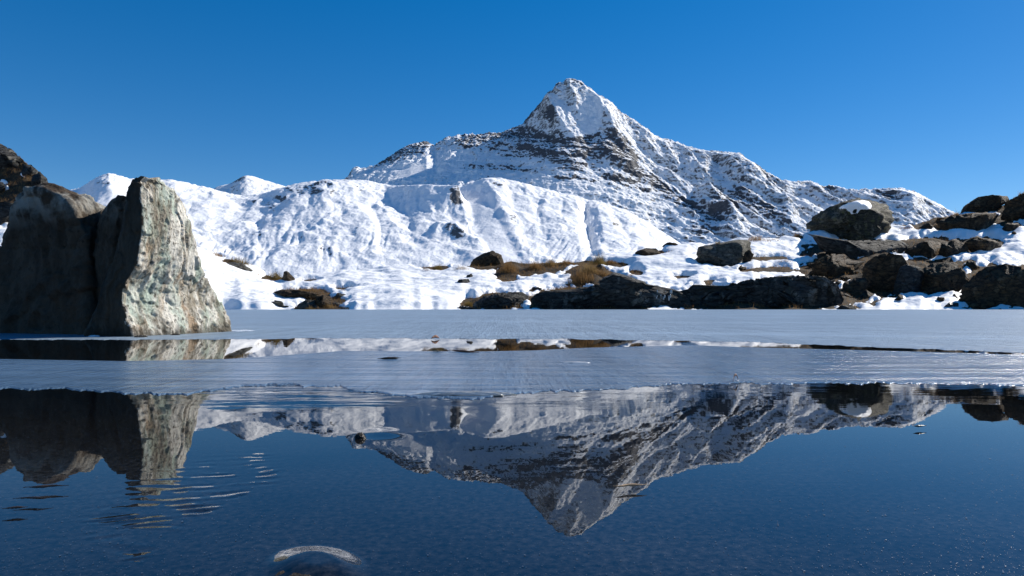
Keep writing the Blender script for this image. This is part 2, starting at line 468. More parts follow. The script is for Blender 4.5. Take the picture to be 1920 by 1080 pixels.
def dist_feat(PX, py0, t, tt, X, Y, Z):
    env = np.clip((1.0 - tt) * 10, 0, 1)
    dz = 26 * tent(PX, py0, [(463, 329), (455, 345), (440, 362), (420, 390)], 45, 40) * np.clip((1.0 - tt) * 8, 0, 1)
    dz += env * ridged(X / 90, Y / 200, 3.2, 4, 0.5) * 10 + env * fbm(X / 40, Y / 40, 1.2, 4) * 10
    def rock(N):
        return np.clip(0.05 + 0.45 * sstep(0.85, 0.6, N[..., 2]) + 0.4 * sstep(470, 455, PX) * sstep(352, 340, py0), 0, 1)
    return dz, rock


terrain('distant_peak', np.arange(330, 620, 1.8), D_CREST, [(330, 4300, 420), (620, 4300, 420)], 120, dist_feat, mat_main, profile=1.1, crest_noise=(6, 1 / 45), smooth_k=1)

# valley floor far below the tarn, out to the horizon
tv = NT('valley_snow')
vn = tv.noise(tv.coord((0.01, 0.01, 0.01)), 1.0, 8, 0.6)
mat_valley = tv.pbr(tv.mix(tv.ramp(vn, [(0.52, 0.0), (0.62, 1.0)]), (0.85, 0.86, 0.88), (0.12, 0.11, 0.10)), 0.8)
g = 7000.0
structure(mk('ground', [(-g, -g, -3), (g, -g, -3), (g, g, -3), (-g, g, -3)], [(0, 1, 2, 3)], mat_valley, False))

# ------------------------------------------------------------------ the shore bank
B_PX = np.arange(-260, 2200, 2.6)
B_CREST = smooth1(curve([(-260, 215), (-100, 250), (0, 278), (25, 290), (48, 308), (70, 328), (90, 350), (120, 385), (200, 430), (300, 455), (375, 469), (430, 488), (480, 508), (515, 520), (560, 519), (640, 513), (700, 510), (760, 507), (800, 502),
                         (880, 499), (940, 500), (1040, 496), (1110, 487), (1150, 484), (1190, 478), (1240, 470), (1300, 463), (1360, 456), (1400, 450), (1430, 447), (1490, 446), (1530, 440), (1600, 436), (1680, 425), (1720, 420),
                         (1760, 412), (1800, 402), (1850, 396), (1890, 382), (1920, 366), (2000, 345), (2200, 300)], B_PX), 5)
B_DC = smooth1(curve([(-260, 62), (0, 60), (90, 55), (300, 50), (500, 53), (800, 55), (1100, 58), (1400, 64), (1700, 70), (1920, 74), (2200, 78)], B_PX), 20)
SHORE = 40.0
NT_ROWS = 200
bt = np.concatenate([np.linspace(-0.18, 1, NT_ROWS), 1 + np.linspace(0, 1, 22)[1:] ** 1.3 * 0.8])[:, None]
shore_w = SHORE + smooth1(perlin(B_PX / 60, 0.3) * 1.6 + perlin(B_PX / 17, 4.3) * 0.5, 2)
BD = shore_w + (B_DC - shore_w) * bt
BXp = np.broadcast_to(B_PX, BD.shape)
BX = (B_PX - CX) / FPX * BD
sh_py = HY + CAM_H / shore_w * FPX
ang = sh_py + (B_CREST - sh_py) * np.clip(bt, 0, 1)
BZ = CAM_H - (ang - HY) / FPX * BD
BZ = BZ + np.where(bt < 0, bt * 4.0, 0) - np.clip(bt - 1, 0, None) * 5.0
leftm = sstep(150, 60, BXp)
rightm = sstep(1450, 1600, BXp)
up = np.clip(bt * 6, 0, 1)
bump = fbm(BX / 3.2, BD / 3.2, 1.5, 4) * 0.42 + fbm(BX / 1.1, BD / 1.1, 6.5, 3) * 0.10
BZ = BZ + up * bump * (0.75 + 0.7 * rightm + 0.8 * leftm) + leftm * up * ridged(BX / 2.4, BZ / 1.2, 3.0, 4) * 0.35
# hummocks that carry the bare tufted earth: px, py, rx, ry, height (m)
HUM = [(1030, 503, 110, 12, 0.25), (1100, 520, 46, 16, 0.5), (955, 508, 24, 12, 0.3), (1790, 418, 60, 12, 0.5), (1740, 465, 60, 14, 0.35), (1640, 500, 110, 36, 0.4), (570, 552, 50, 8, 0.15), (450, 488, 34, 8, 0.25), (1860, 540, 60, 30, 0.6)]
for cx, cy, rx, ry, h in HUM:
    BZ = BZ + h * sstep(1.3, 0.2, np.hypot((BXp - cx) / rx, (ang - cy) / ry))
Bpy = HY - (BZ - CAM_H) / BD * FPX
# bare places (px, py, rx, ry)
BARE = [(450, 488, 38, 10), (520, 519, 28, 12), (565, 552, 56, 10), (582, 527, 17, 5), (642, 541, 20, 6), (612, 566, 36, 10), (600, 578, 50, 5), (815, 503, 34, 6), (870, 501, 26, 6), (910, 500, 34, 8), (1000, 506, 70, 14), (950, 516, 22, 18),
        (1080, 497, 60, 9), (1110, 520, 52, 20), (1190, 512, 16, 8), (885, 570, 26, 12), (940, 566, 50, 16), (1120, 560, 140, 26), (1215, 474, 32, 6), (1430, 560, 210, 24), (1440, 486, 50, 6), (1350, 480, 45, 22), (1280, 522, 20, 5), (1440, 508, 60, 8), (1420, 447, 60, 4),
        (1600, 470, 95, 22), (1560, 505, 60, 26), (1650, 520, 70, 36), (1735, 520, 80, 30), (1740, 465, 60, 20), (1800, 464, 36, 14), (1845, 457, 38, 11), (1785, 420, 60, 16), (1850, 386, 60, 14), (1870, 412, 30, 10), (1905, 390, 40, 24), (1895, 425, 24, 7),
        (1860, 540, 64, 40), (1930, 530, 60, 36), (1700, 424, 24, 4), (1725, 428, 16, 6), (1816, 494, 14, 7), (1600, 556, 40, 14), (1832, 505, 18, 6), (1765, 500, 50, 14), (1150, 497, 30, 5), (1180, 532, 12, 6), (720, 560, 0.1, 0.1), (1490, 446, 16, 6), (1330, 531, 12, 5)]
bare = np.full(BD.shape, 9.0)
wob = fbm(BXp / 22, ang / 7, 2.0, 4) * 0.55
for cx, cy, rx, ry in BARE:
    bare = np.minimum(bare, np.hypot((BXp - cx) / rx, (ang - cy) / ry) + wob)
S = np.clip((bare - 0.95) * 0.55, -0.3, 0.30)
# hillside on the far left: rock and dry grass, only pockets of snow
pock = np.minimum.reduce([np.hypot((BXp - a) / c, (ang - b) / d_) for a, b, c, d_ in [(44, 329, 6, 3), (8, 341, 8, 2.2), (12, 359, 6, 2), (-5, 448, 60, 26), (-60, 330, 30, 8)]])
S = np.where(leftm > 0.02, np.minimum(S, (1.0 - pock + wob * 0.4) * 0.3 * leftm + S * (1 - leftm)), S)
S = S - 0.5 * sstep(-0.01, -0.06, bt)
# thin broken snow on the right bank
S = S - rightm * 0.10 * sstep(0.1, 0.5, fbm(BX / 2.2, BD / 2.2, 8.0, 3)) - 0.02
drift = fbm(BX / 2.4, BD / 1.1, 3.7, 3) * 0.10 + fbm(BX / 4, BD / 3, 5.7, 3) * 0.30 + ridged(BX / 0.9, BD / 0.5, 4.0, 2) * 0.02
thick = np.where(S > 0, np.sqrt(np.clip(S, 0, None) / 0.3) * 0.36 + np.clip(S / 0.12, 0, 1) * drift, S * 1.5)
thick = np.where(thick > 0, thick * (0.06 + 0.94 * sstep(-0.005, 0.09, bt)), thick)
SZ = BZ + thick
SZ = np.where(bt > 1.0, BZ + np.minimum(thick, 0.3), SZ)


def mat_earth():
    t = NT('dry_alpine_earth')
    co = t.coord()
    n = t.noise(co, 1.2, 8, 0.65)
    n2 = t.noise(co, 9.0, 8, 0.7)
    c = t.ramp(n, [(0.32, (0.018, 0.014, 0.010)), (0.48, (0.05, 0.036, 0.022)), (0.62, (0.11, 0.068, 0.032)), (0.78, (0.06, 0.055, 0.05))])
    c = t.mix(t.ramp(n2, [(0.4, 0.0), (0.7, 0.6)]), c, (0.035, 0.030, 0.024))
    return t.pbr(c, 0.9, t.bump(n2, 0.10, 1.0), 0.2)


def mat_snow(name='snow_on_the_bank'):
    t = NT(name)
    co = t.coord((1, 1, 1))
    n = t.noise(co, 0.7, 5, 0.5)
    n2 = t.noise(co, 6.0, 8, 0.6)
    n3 = t.noise(co, 1.3, 4, 0.5)
    c = t.mix(t.ramp(n2, [(0.35, 0.0), (0.8, 1.0)]), (0.86, 0.87, 0.88), (0.93, 0.93, 0.92))
    c = t.mix(t.ramp(t.noise(co, 2.3, 10, 0.75), [(0.60, 0.0), (0.75, 0.35)]), c, (0.55, 0.52, 0.47))
    h = t.math('ADD', t.math('MULTIPLY', n2, 0.18), n3)
    p = t.pbr(c, 0.65, t.bump(h, 0.16, 0.8), 0.25)
    return p


MAT_EARTH, MAT_SNOW = mat_earth(), mat_snow()
structure(mk('bank_ground', np.stack([BX, BD, BZ], 2).reshape(-1, 3), gridfaces(*BD.shape), MAT_EARTH))
sf = gridfaces(*BD.shape)
keep = (thick.ravel()[sf] > -0.12).any(1)
used = np.unique(sf[keep]); remap = -np.ones(BD.size, int); remap[used] = np.arange(len(used))
structure(mk('snow_cover', np.stack([BX, BD, SZ], 2).reshape(-1, 3)[used], remap[sf[keep]], MAT_SNOW))
TOPZ = np.maximum(BZ, SZ)
TOPpy = HY - (TOPZ - CAM_H) / BD * FPX


def ground_at(px, py):
    """where the sight line through px, py first meets the bank"""
    c = int(np.clip(round((px - B_PX[0]) / 2.6), 0, len(B_PX) - 1))
    col = TOPpy[:NT_ROWS, c]
    hit = np.where((col <= py) & (bt[:NT_ROWS, 0] > -0.01))[0]
    r = hit[0] if len(hit) else int(np.argmin(col))
    return BX[r, c], BD[r, c], TOPZ[r, c], r, c


def ground_z(x, y):
    px = x / y * FPX + CX
    c = int(np.clip(round((px - B_PX[0]) / 2.6), 0, len(B_PX) - 1))
    return float(np.interp(y, BD[:, c], BZ[:, c])), float(np.interp(y, BD[:, c], thick[:, c]))


# ------------------------------------------------------------------ rocks
def mat_rock(name, dark, mid, light, lichen=None, unit=1.0, bump=0.06, streak=(1, 1, 1), rot=(0, 0, 0), lich_amt=0.6, spec=0.3, rough=0.8):
    t = NT(name)
    co = t.coord((1 / unit,) * 3)
    cs = t.coord(tuple(s / unit for s in streak), rot=rot)
    n1 = t.noise(co, 1.1, 8, 0.65)
    n2 = t.noise(cs, 3.0, 10, 0.72, 0.3)
    n3 = t.noise(co, 14.0, 6, 0.7)
    c = t.mix(t.ramp(n2, [(0.40, 0.0), (0.58, 1.0)]), dark, mid)
    c = t.mix(t.ramp(n1, [(0.54, 0.0), (0.62, 0.85)]), c, light)
    c = t.mix(t.ramp(n3, [(0.52, 0.0), (0.70, 0.7)]), c, dark)
    if lichen:
        c = t.mix(t.ramp(t.noise(co, 2.4, 8, 0.7), [(0.52, 0.0), (0.66, lich_amt)]), c, lichen)
    wv = t.n('VectorMath'); wv.operation = 'ADD'
    nw = t.n('TexNoise'); nw.inputs['Scale'].default_value = 1.4; nw.inputs['Detail'].default_value = 5; t.l(cs, nw.inputs['Vector'])
    t.l(cs, wv.inputs[0]); t.l(nw.outputs['Color'], wv.inputs[1])
    crack = t.ramp(t.voronoi(wv.outputs[0], 1.3, 'DISTANCE_TO_EDGE'), [(0.0, 0.0), (0.06, 1.0)])
    c = t.mix(t.math('MULTIPLY', t.math('SUBTRACT', 1.0, crack), 0.85), c, tuple(v * 0.35 for v in dark))
    h = t.math('ADD', t.math('MULTIPLY', n2, 1.0), t.math('ADD', t.math('MULTIPLY', n3, 0.35), t.math('MULTIPLY', crack, 0.45)))
    return t.pbr(c, rough, t.bump(h, bump * unit, 1.0), spec)


MAT_R = {
    'schist': mat_rock('dark_schist', (0.018, 0.018, 0.018), (0.065, 0.064, 0.060), (0.21, 0.20, 0.18), (0.06, 0.07, 0.055), 1.0, 0.22, (0.8, 0.8, 2.6), (0, 0.35, 0)),
    'brown': mat_rock('brown_weathered_rock', (0.016, 0.011, 0.006), (0.088, 0.056, 0.028), (0.19, 0.14, 0.085), (0.15, 0.078, 0.022), 1.0, 0.24, (1, 1, 2.0), (0.2, 0.4, 0)),
    'green': mat_rock('lichen_covered_boulder', (0.020, 0.018, 0.013), (0.075, 0.068, 0.048), (0.22, 0.20, 0.15), (0.12, 0.125, 0.035), 1.0, 0.20, (0.7, 0.7, 3.0), (0.1, 0.25, 0), 0.75),
    'grey': mat_rock('grey_gneiss', (0.035, 0.034, 0.03), (0.11, 0.107, 0.09), (0.27, 0.26, 0.22), (0.11, 0.11, 0.06), 1.0, 0.16, (1, 1, 2.0), (0, 0.5, 0)),
    'wet': mat_rock('wet_dark_rock', (0.012, 0.011, 0.010), (0.04, 0.036, 0.03), (0.07, 0.065, 0.055), None, 0.6, 0.2, (1, 1, 2), (0, 0.3, 0), 0.5, 0.6, 0.25),
}
_ico = {}


def ico(n):
    if n not in _ico:
        bm = bmesh.new(); bmesh.ops.create_icosphere(bm, subdivisions=n, radius=1.0)
        bm.verts.ensure_lookup_table()
        _ico[n] = (np.array([v.co[:] for v in bm.verts]), np.array([[v.index for v in f.verts] for f in bm.faces]))
        bm.free()
    return _ico[n]


def radial(poly, cx, cy, th):
    p = np.array(poly, float) - (cx, cy)
    q = np.roll(p, -1, 0)
    c, s = np.cos(th), np.sin(th)
    best = np.zeros_like(th)
    for (x0, y0), (x1, y1) in zip(p, q):
        dx, dy = x1 - x0, y1 - y0
        den = c * dy - s * dx
        with np.errstate(divide='ignore', invalid='ignore'):
            r = (x0 * dy - y0 * dx) / den
            u = (x0 * s - y0 * c) / den
        ok = (np.abs(den) > 1e-9) & (u >= -1e-6) & (u <= 1 + 1e-6) & (r > 0)
        best = np.where(ok, np.maximum(best, r), best)
    return best


ROCKS = {}


def rock(name, label, poly, mat='brown', thick_f=0.55, base=None, seed=1, facets=7, rough=0.05, strata=0.6, dist=None, sub=5, cat='rock', group='rocks along the shore', sink=0.25, tilt=0.3, box=0.62):
    p = np.array(poly, float)
    x0, x1, y0, y1 = p[:, 0].min(), p[:, 0].max(), p[:, 1].min(), p[:, 1].max()
    bpx, bpy = base or ((x0 + x1) / 2, y1)
    d0 = dist or ground_at(bpx, bpy)[1]
    wm = (x1 - x0) / FPX * d0; hm = (y1 - y0) / FPX * d0
    D = 0.7 * thick_f * min(wm, 2.2 * hm)
    dc = d0 + 0.55 * D
    sc = dc / FPX
    # rock in metres round its own middle; the foot is carried down into the ground
    q = np.stack([(p[:, 0] - CX) * sc, -(p[:, 1] - HY) * sc + CAM_H], 1)
    zb = q[:, 1].min()
    low = q[:, 1] < zb + 0.35 * hm
    q[low, 1] -= sink * hm
    cx, cz = (q[:, 0].min() + q[:, 0].max()) / 2, (q[:, 1].min() + q[:, 1].max()) / 2
    U, F = ico(sub)
    rr = np.random.default_rng(seed)
    th = np.arctan2(U[:, 2], U[:, 0]); s = np.hypot(U[:, 0], U[:, 2])
    r = radial(q, cx, cz, th)
    f = np.where(s > 0, np.clip(s, 0, 1) ** box, 0)
    yv = np.sign(U[:, 1]) * np.abs(U[:, 1]) ** box
    V = np.stack([r * f * np.cos(th), yv * D, r * f * np.sin(th)], 1)
    size = np.array([max(wm / 2, 1e-3), D, max(hm / 2, 1e-3)])
    Vn = V / size
    for i in range(int(facets * 1.6)):
        n = rr.normal(size=3); n[1] = -abs(n[1]) - 0.4 if i % 3 else n[1]
        n /= np.linalg.norm(n)
        pr = Vn @ n
        lim = np.percentile(pr, 100 - rr.uniform(10, 34))
        over = np.clip(pr - lim, 0, None)
        Vn = Vn - np.outer(over * 0.97, n)
    V = Vn * size
    R = (size[0] * size[2] * size[1]) ** (1 / 3)
    nv = V / size; nv /= np.linalg.norm(nv, axis=1)[:, None] + 1e-9
    W3 = V / R
    so = seed * 3.7
    disp = ridged(W3[:, 0] * 1.3 + so, W3[:, 1] * 1.3, W3[:, 2] * 1.3, 5, 0.55) * 1.0
    c, sn = math.cos(tilt), math.sin(tilt)
    bed = -W3[:, 0] * sn + W3[:, 2] * c
    al = W3[:, 0] * c + W3[:, 2] * sn
    disp = disp + strata * ridged(al * 0.6 + so, W3[:, 1] * 0.6, bed * 3.4, 4, 0.6)
    disp = disp + 0.55 * ridged(W3[:, 0] * 4.5 + so, W3[:, 1] * 4.5, W3[:, 2] * 4.5, 4, 0.65)
    shelf = bed * 4.5 + fbm(W3[:, 0] * 2 + so, W3[:, 1] * 2, W3[:, 2] * 2, 3) * 1.6
    fr_ = shelf - np.floor(shelf)
    disp = disp + strata * (sstep(0.0, 0.85, fr_) - sstep(0.85, 1.0, fr_)) * 1.6
    V = V + nv * (disp[:, None] - 0.55) * rough * 1.45 * R
    Vn = V / size
    for i in range(5):
        n = rr.normal(size=3); n[1] = -abs(n[1]) * 0.8 - 0.25; n[2] = abs(n[2]) * (1 if i < 3 else -0.3)
        n /= np.linalg.norm(n)
        pr = Vn @ n
        lim = np.percentile(pr, 100 - rr.uniform(10, 24))
        Vn = Vn - np.outer(np.clip(pr - lim, 0, None) * 0.93, n)
    V = Vn * size
    nb = 64
    cpx, cpy = cx / sc, cz / sc                                        # the rock's outline as seen from the lake, at its middle plane
    for it in range(2):
        Vw = V + (cx, dc, cz - CAM_H)
        ax, az_ = Vw[:, 0] / Vw[:, 1] * dc - cx, Vw[:, 2] / Vw[:, 1] * dc - (cz - CAM_H)
        ta = np.arctan2(az_, ax); ra = np.hypot(ax, az_)
        bi = ((ta + np.pi) / (2 * np.pi) * nb).astype(int) % nb
        mx = np.zeros(nb); np.maximum.at(mx, bi, ra)
        tb_ = (np.arange(nb) + 0.5) / nb * 2 * np.pi - np.pi
        crag = 1 + 0.05 * ridged(np.cos(tb_) * 5 + so, np.sin(tb_) * 5, 1.0, 3)
        fac = np.clip(radial(q, cx, cz, tb_) * crag / np.maximum(mx, 1e-6), 0.6, 1.8)
        fe = np.concatenate([fac[-1:], fac, fac[:1]]); te = np.concatenate([[tb_[0] - 2 * np.pi / nb], tb_, [tb_[-1] + 2 * np.pi / nb]])
        V[:, [0, 2]] *= np.interp(ta, te, fe)[:, None]
    V = V + (cx, dc, cz)
    o = mk(name, V - (cx, dc, zb), F, MAT_R[mat] if isinstance(mat, str) else mat)
    o.location = (cx, dc, zb)
    tag(o, label, cat, group)
    ROCKS[label] = o
    return o


rock('boulder', 'large lichen-greened boulder with a snow patch on its top, perched on the right bank', [(1513, 424), (1522, 407), (1545, 393), (1575, 381), (1610, 371), (1640, 375), (1664, 382), (1673, 398), (1676, 412), (1668, 426), (1664, 440), (1640, 452), (1600, 463), (1560, 458), (1530, 444)],
     'green', 0.6, (1600, 462), 11, 8, 0.055, 0.9, sub=6, cat='boulder', group='boulders on the right bank', sink=0.02, tilt=0.22)
rock('rock_ledge', 'dark rock ledge directly under the large perched boulder', [(1508, 428), (1530, 440), (1600, 452), (1680, 448), (1706, 462), (1700, 480), (1640, 492), (1580, 484), (1545, 468)], 'schist', 0.6, (1620, 488), 12, 6, 0.07, 1.0, cat='rock', tilt=0.3)
rock('boulder', 'squared grey-green block boulder sitting in snow left of the perched boulder', [(1303, 490), (1308, 463), (1340, 458), (1378, 451), (1399, 454), (1406, 468), (1396, 486), (1372, 505), (1330, 500)], 'grey', 0.7, (1352, 502), 13, 8, 0.03, 0.4, cat='boulder', group='boulders on the right bank', sink=0.1, box=0.6)
rock('rock', 'small mossy stone wedged beside the squared block boulder', [(1391, 488), (1396, 474), (1406, 468), (1412, 480), (1404, 492)], 'brown', 0.7, seed=14, sub=4)
rock('boulder', 'lone dark boulder on the snow crest in the middle distance', [(878, 500), (886, 487), (905, 476), (922, 470), (938, 477), (946, 491), (943, 502)], 'brown', 0.6, (912, 501), 15, 7, 0.05, 0.6, cat='boulder', group='boulders on the snow crest')
rock('boulder', 'low flat dark boulder on the snow crest below the moraine end', [(1187, 480), (1194, 471), (1212, 465), (1232, 468), (1242, 477), (1240, 482)], 'brown', 0.6, (1215, 480), 16, 6, 0.05, 0.6, sub=4, cat='boulder', group='boulders on the snow crest')
rock('rock_outcrop', 'humped dark rock at the waterline with a grass tuft behind its top', [(982, 584), (992, 562), (1006, 548), (1022, 542), (1050, 546), (1080, 538), (1112, 535), (1130, 522), (1150, 511), (1172, 516), (1200, 524), (1232, 533), (1258, 542), (1290, 552), (1300, 584)], 'schist', 0.34, (1120, 581), 17, 12, 0.05, 0.8, sub=6, cat='rock', tilt=-0.2, sink=0.15)
rock('rock_slab', 'long low dark slab of layered rock along the waterline', [(1238, 584), (1252, 545), (1300, 534), (1350, 533), (1385, 528), (1430, 521), (1482, 516), (1540, 519), (1578, 529), (1600, 545), (1616, 562), (1634, 584)], 'schist', 0.30, (1440, 581), 18, 12, 0.05, 1.1, sub=6, cat='rock', tilt=-0.18, sink=0.15)
rock('rock', 'flat-topped shore rock left of the humped rock, split by snow', [(876, 584), (892, 566), (908, 555), (940, 549), (975, 547), (990, 556), (992, 584)], 'schist', 0.5, (935, 581), 19, 8, 0.07, 0.9, sub=5)
rock('rock', 'small wet glinting rock at the left tip of the dark shore rocks', [(846, 584), (856, 577), (870, 573), (884, 576), (890, 584)], 'wet', 0.6, (868, 581), 20, 6, 0.08, 0.6, sub=4)
rock('rock', 'grey angular rock at the waterline below the snow slope', [(552, 584), (558, 571), (574, 562), (590, 563), (602, 575), (606, 584)], 'grey', 0.6, (578, 581), 21, 7, 0.06, 0.8, sub=5, group='rocks on the snowy shore')
rock('rock_slab', 'flat slab with dry grass on it, above the grey waterline rock', [(510, 547), (530, 542), (562, 545), (592, 549), (602, 558), (580, 563), (545, 557)], 'brown', 0.6, (565, 560), 22, 6, 0.05, 0.6, sub=4, group='rocks on the snowy shore')
rock('rock', 'dark upright rock between the grassy slab and the snow', [(586, 578), (592, 560), (606, 553), (622, 558), (618, 572), (606, 580)], 'brown', 0.6, (605, 578), 23, 6, 0.07, 0.6, sub=4, group='rocks on the snowy shore')
rock('rock', 'tiny dark rock standing alone at the snowy waterline', [(631, 585), (640, 578), (652, 577), (664, 584)], 'wet', 0.6, (647, 582), 24, 5, 0.06, 0.5, sub=4, group='rocks on the snowy shore')
rock('rock_slab', 'tilted grey slab under the tall tuft, right of the lit standing stone', [(420, 494), (440, 491), (458, 497), (486, 509), (478, 513), (450, 507)], 'grey', 0.6, (455, 508), 25, 5, 0.05, 0.7, sub=4, group='rocks on the snowy shore')
rock('rock', 'pointed dark rock beside the olive tuft on the snow crest', [(527, 528), (532, 510), (538, 508), (553, 522), (550, 530)], 'brown', 0.6, (540, 528), 26, 6, 0.06, 0.6, sub=4, group='rocks on the snowy shore')
rock('boulder', 'rounded brown boulder behind the right end of the long slab', [(1576, 548), (1582, 530), (1604, 521), (1622, 522), (1627, 536), (1614, 553), (1600, 560)], 'brown', 0.6, (1602, 557), 27, 7, 0.05, 0.7, cat='boulder', group='rocks of the right outcrop')
rock('rock', 'small brown stone at the foot of the rounded boulder', [(1608, 562), (1622, 543), (1640, 552), (1650, 560), (1640, 566)], 'brown', 0.6, (1628, 562), 28, 6, 0.05, 0.5, sub=4, group='rocks of the right outcrop')
rock('rock_outcrop', 'broad brown hump of rock below the shaded snow', [(1508, 512), (1530, 488), (1560, 476), (1584, 478), (1600, 494), (1602, 516), (1590, 530), (1548, 526)], 'brown', 0.6, (1556, 524), 29, 8, 0.07, 0.6, group='rocks of the right outcrop')
rock('rock_outcrop', 'tallest brown rock face in the middle of the right outcrop', [(1614, 530), (1620, 498), (1640, 481), (1664, 474), (1690, 479), (1700, 496), (1702, 536), (1690, 550), (1650, 552)], 'brown', 0.55, (1660, 550), 30, 8, 0.07, 0.7, group='rocks of the right outcrop')
rock('rock_slab', 'grey upright slab on the right flank of the brown face', [(1672, 548), (1684, 498), (1706, 481), (1724, 486), (1730, 512), (1726, 545), (1702, 558)], 'schist', 0.55, (1700, 554), 31, 7, 0.06, 0.8, group='rocks of the right outcrop')
rock('rock_outcrop', 'dark low rock right of the grey upright slab', [(1712, 548), (1722, 508), (1745, 495), (1790, 491), (1808, 508), (1814, 528), (1784, 546), (1746, 552)], 'brown', 0.5, (1760, 548), 32, 8, 0.07, 0.7, group='rocks of the right outcrop')
rock('rock_slab', 'slanting stacked slabs above the brown face', [(1684, 484), (1704, 465), (1735, 450), (1762, 452), (1768, 466), (1748, 483), (1715, 490)], 'brown', 0.55, (1726, 486), 33, 7, 0.08, 1.2, group='rocks of the right outcrop', tilt=0.6)
rock('rock', 'round dark rock right of the slanting slabs, in snow', [(1756, 478), (1766, 455), (1790, 448), (1812, 459), (1824, 476), (1800, 484), (1770, 484)], 'brown', 0.55, (1790, 482), 34, 7, 0.07, 0.6, group='rocks of the right outcrop')
rock('rock', 'low dark hummock alone in the snow high on the right', [(1806, 458), (1824, 446), (1858, 448), (1880, 457), (1866, 468), (1826, 472)], 'brown', 0.5, (1842, 470), 35, 6, 0.08, 0.5, sub=4, group='rocks of the right outcrop')
rock('rock_outcrop', 'long grass-topped hummock below the skyline boulder', [(1752, 420), (1780, 405), (1826, 399), (1866, 399), (1884, 407), (1866, 428), (1826, 436), (1786, 428)], 'brown', 0.45, (1820, 432), 36, 7, 0.07, 0.5, group='rocks of the right outcrop')
rock('boulder', 'smooth brown boulder on the skyline at upper right', [(1794, 402), (1810, 384), (1834, 370), (1862, 365), (1888, 367), (1894, 376), (1872, 390), (1834, 404)], 'brown', 0.5, (1845, 402), 37, 6, 0.035, 0.3, cat='boulder', group='boulders on the right bank')
rock('rock_outcrop', 'dark rock cut by the right edge on the skyline', [(1874, 394), (1888, 378), (1918, 362), (1965, 350), (1990, 380), (1975, 412), (1920, 414), (1892, 404)], 'brown', 0.5, (1925, 412), 38, 7, 0.08, 0.7, group='rocks of the right outcrop')
rock('rock_outcrop', 'big dark rock at the water in the lower right corner of the bank', [(1794, 560), (1812, 528), (1846, 502), (1885, 496), (1925, 504), (1985, 520), (1990, 584), (1850, 584), (1806, 578)], 'brown', 0.4, (1880, 578), 39, 9, 0.06, 0.7, sub=6, group='rocks of the right outcrop')
rock('rock', 'small stone poking through snow above the big corner rock', [(1804, 500), (1814, 489), (1828, 491), (1832, 500), (1818, 504)], 'brown', 0.6, seed=40, sub=4, group='rocks of the right outcrop')
rock('rock', 'tiny oval stone set in the snow tongue', [(1752, 565), (1760, 557), (1770, 559), (1768, 567)], 'brown', 0.6, seed=41, sub=3, group='rocks of the right outcrop')
rock('rock', 'small dark stone at the waterline left of the big corner rock', [(1768, 578), (1778, 566), (1792, 568), (1796, 578)], 'wet', 0.6, seed=42, sub=4, group='rocks of the right outcrop')
rock('rock', 'flat dark rock in snow under the right skyline rock', [(1872, 430), (1886, 418), (1910, 419), (1916, 430), (1892, 436)], 'brown', 0.5, seed=43, sub=4, group='rocks of the right outcrop')
# smaller stones lying in the gaps
rs_ = np.random.default_rng(91)
ZONES = [(1500, 1800, 470, 566, 16, 'small dark stone lying in a gap of the right outcrop', 'small stones of the right outcrop', 'brown'),
         (1240, 1500, 455, 525, 3, 'small dark stone poking out of the snow left of the right outcrop', 'small stones in the snow', 'brown'),
         (1690, 1910, 405, 500, 5, 'small stone on the snowy slope of the upper right bank', 'small stones on the upper right bank', 'brown'),
         (500, 660, 540, 582, 5, 'small stone by the grassy slab on the snowy shore', 'small stones on the snowy shore', 'grey'),
         (860, 1240, 505, 582, 7, 'small dark stone beside the humped waterline rock', 'small stones by the humped rock', 'schist'),
         (1240, 1640, 540, 583, 5, 'small dark stone at the foot of the long slab', 'small stones by the long slab', 'schist')]
for zx0, zx1, zy0, zy1, cnt, lab, grp, mt in ZONES:
    for k in range(cnt):
        qx, qy = rs_.uniform(zx0, zx1), rs_.uniform(zy0, zy1)
        hw, hh = rs_.uniform(7, 18), rs_.uniform(3, 6)
        an = np.sort(rs_.uniform(0, 2 * np.pi, 7))
        poly_ = [(qx + hw * math.cos(a) * rs_.uniform(0.8, 1.1), qy - hh + hh * math.sin(a) * rs_.uniform(0.8, 1.1)) for a in an]
        poly_ += [(qx - hw * 0.8, qy), (qx + hw * 0.8, qy)]
        pc = np.array(poly_).mean(0)
        poly_.sort(key=lambda v: math.atan2(v[1] - pc[1], v[0] - pc[0]))
        rock('stone', lab, poly_, mt, 0.8, (qx, qy), int(rs_.integers(1000, 9999)), 6, 0.06, 0.8, sub=3, cat='stone', group=grp, sink=0.3)
# crags of the left hillside
rock('rock_crag', 'topmost dark crag of the hillside at the far left edge', [(-60, 300), (-40, 262), (0, 270), (22, 281), (36, 296), (48, 308), (44, 326), (10, 334), (-50, 336)], 'schist', 0.5, (0, 330), 51, 9, 0.09, 1.2, group='crags of the left hillside', tilt=0.5)
rock('rock_crag', 'pointed dark crag of the left hillside just above the big shaded stone', [(56, 352), (60, 330), (74, 321), (87, 334), (94, 352), (80, 362)], 'schist', 0.6, (74, 358), 52, 8, 0.09, 1.2, group='crags of the left hillside', tilt=0.4)
rock('rock_crag', 'small ledge between the top crag and the pointed crag', [(40, 324), (46, 308), (62, 312), (72, 322), (66, 336), (48, 336)], 'schist', 0.6, (56, 334), 53, 7, 0.08, 1.0, sub=4, group='crags of the left hillside', tilt=0.4)
rock('rock_crag', 'striped slab above the snow pocket at the left edge', [(-30, 418), (-20, 386), (6, 378), (32, 384), (36, 408), (24, 426), (-10, 430)], 'schist', 0.5, (5, 424), 54, 7, 0.08, 1.4, group='crags of the left hillside', tilt=-0.8)
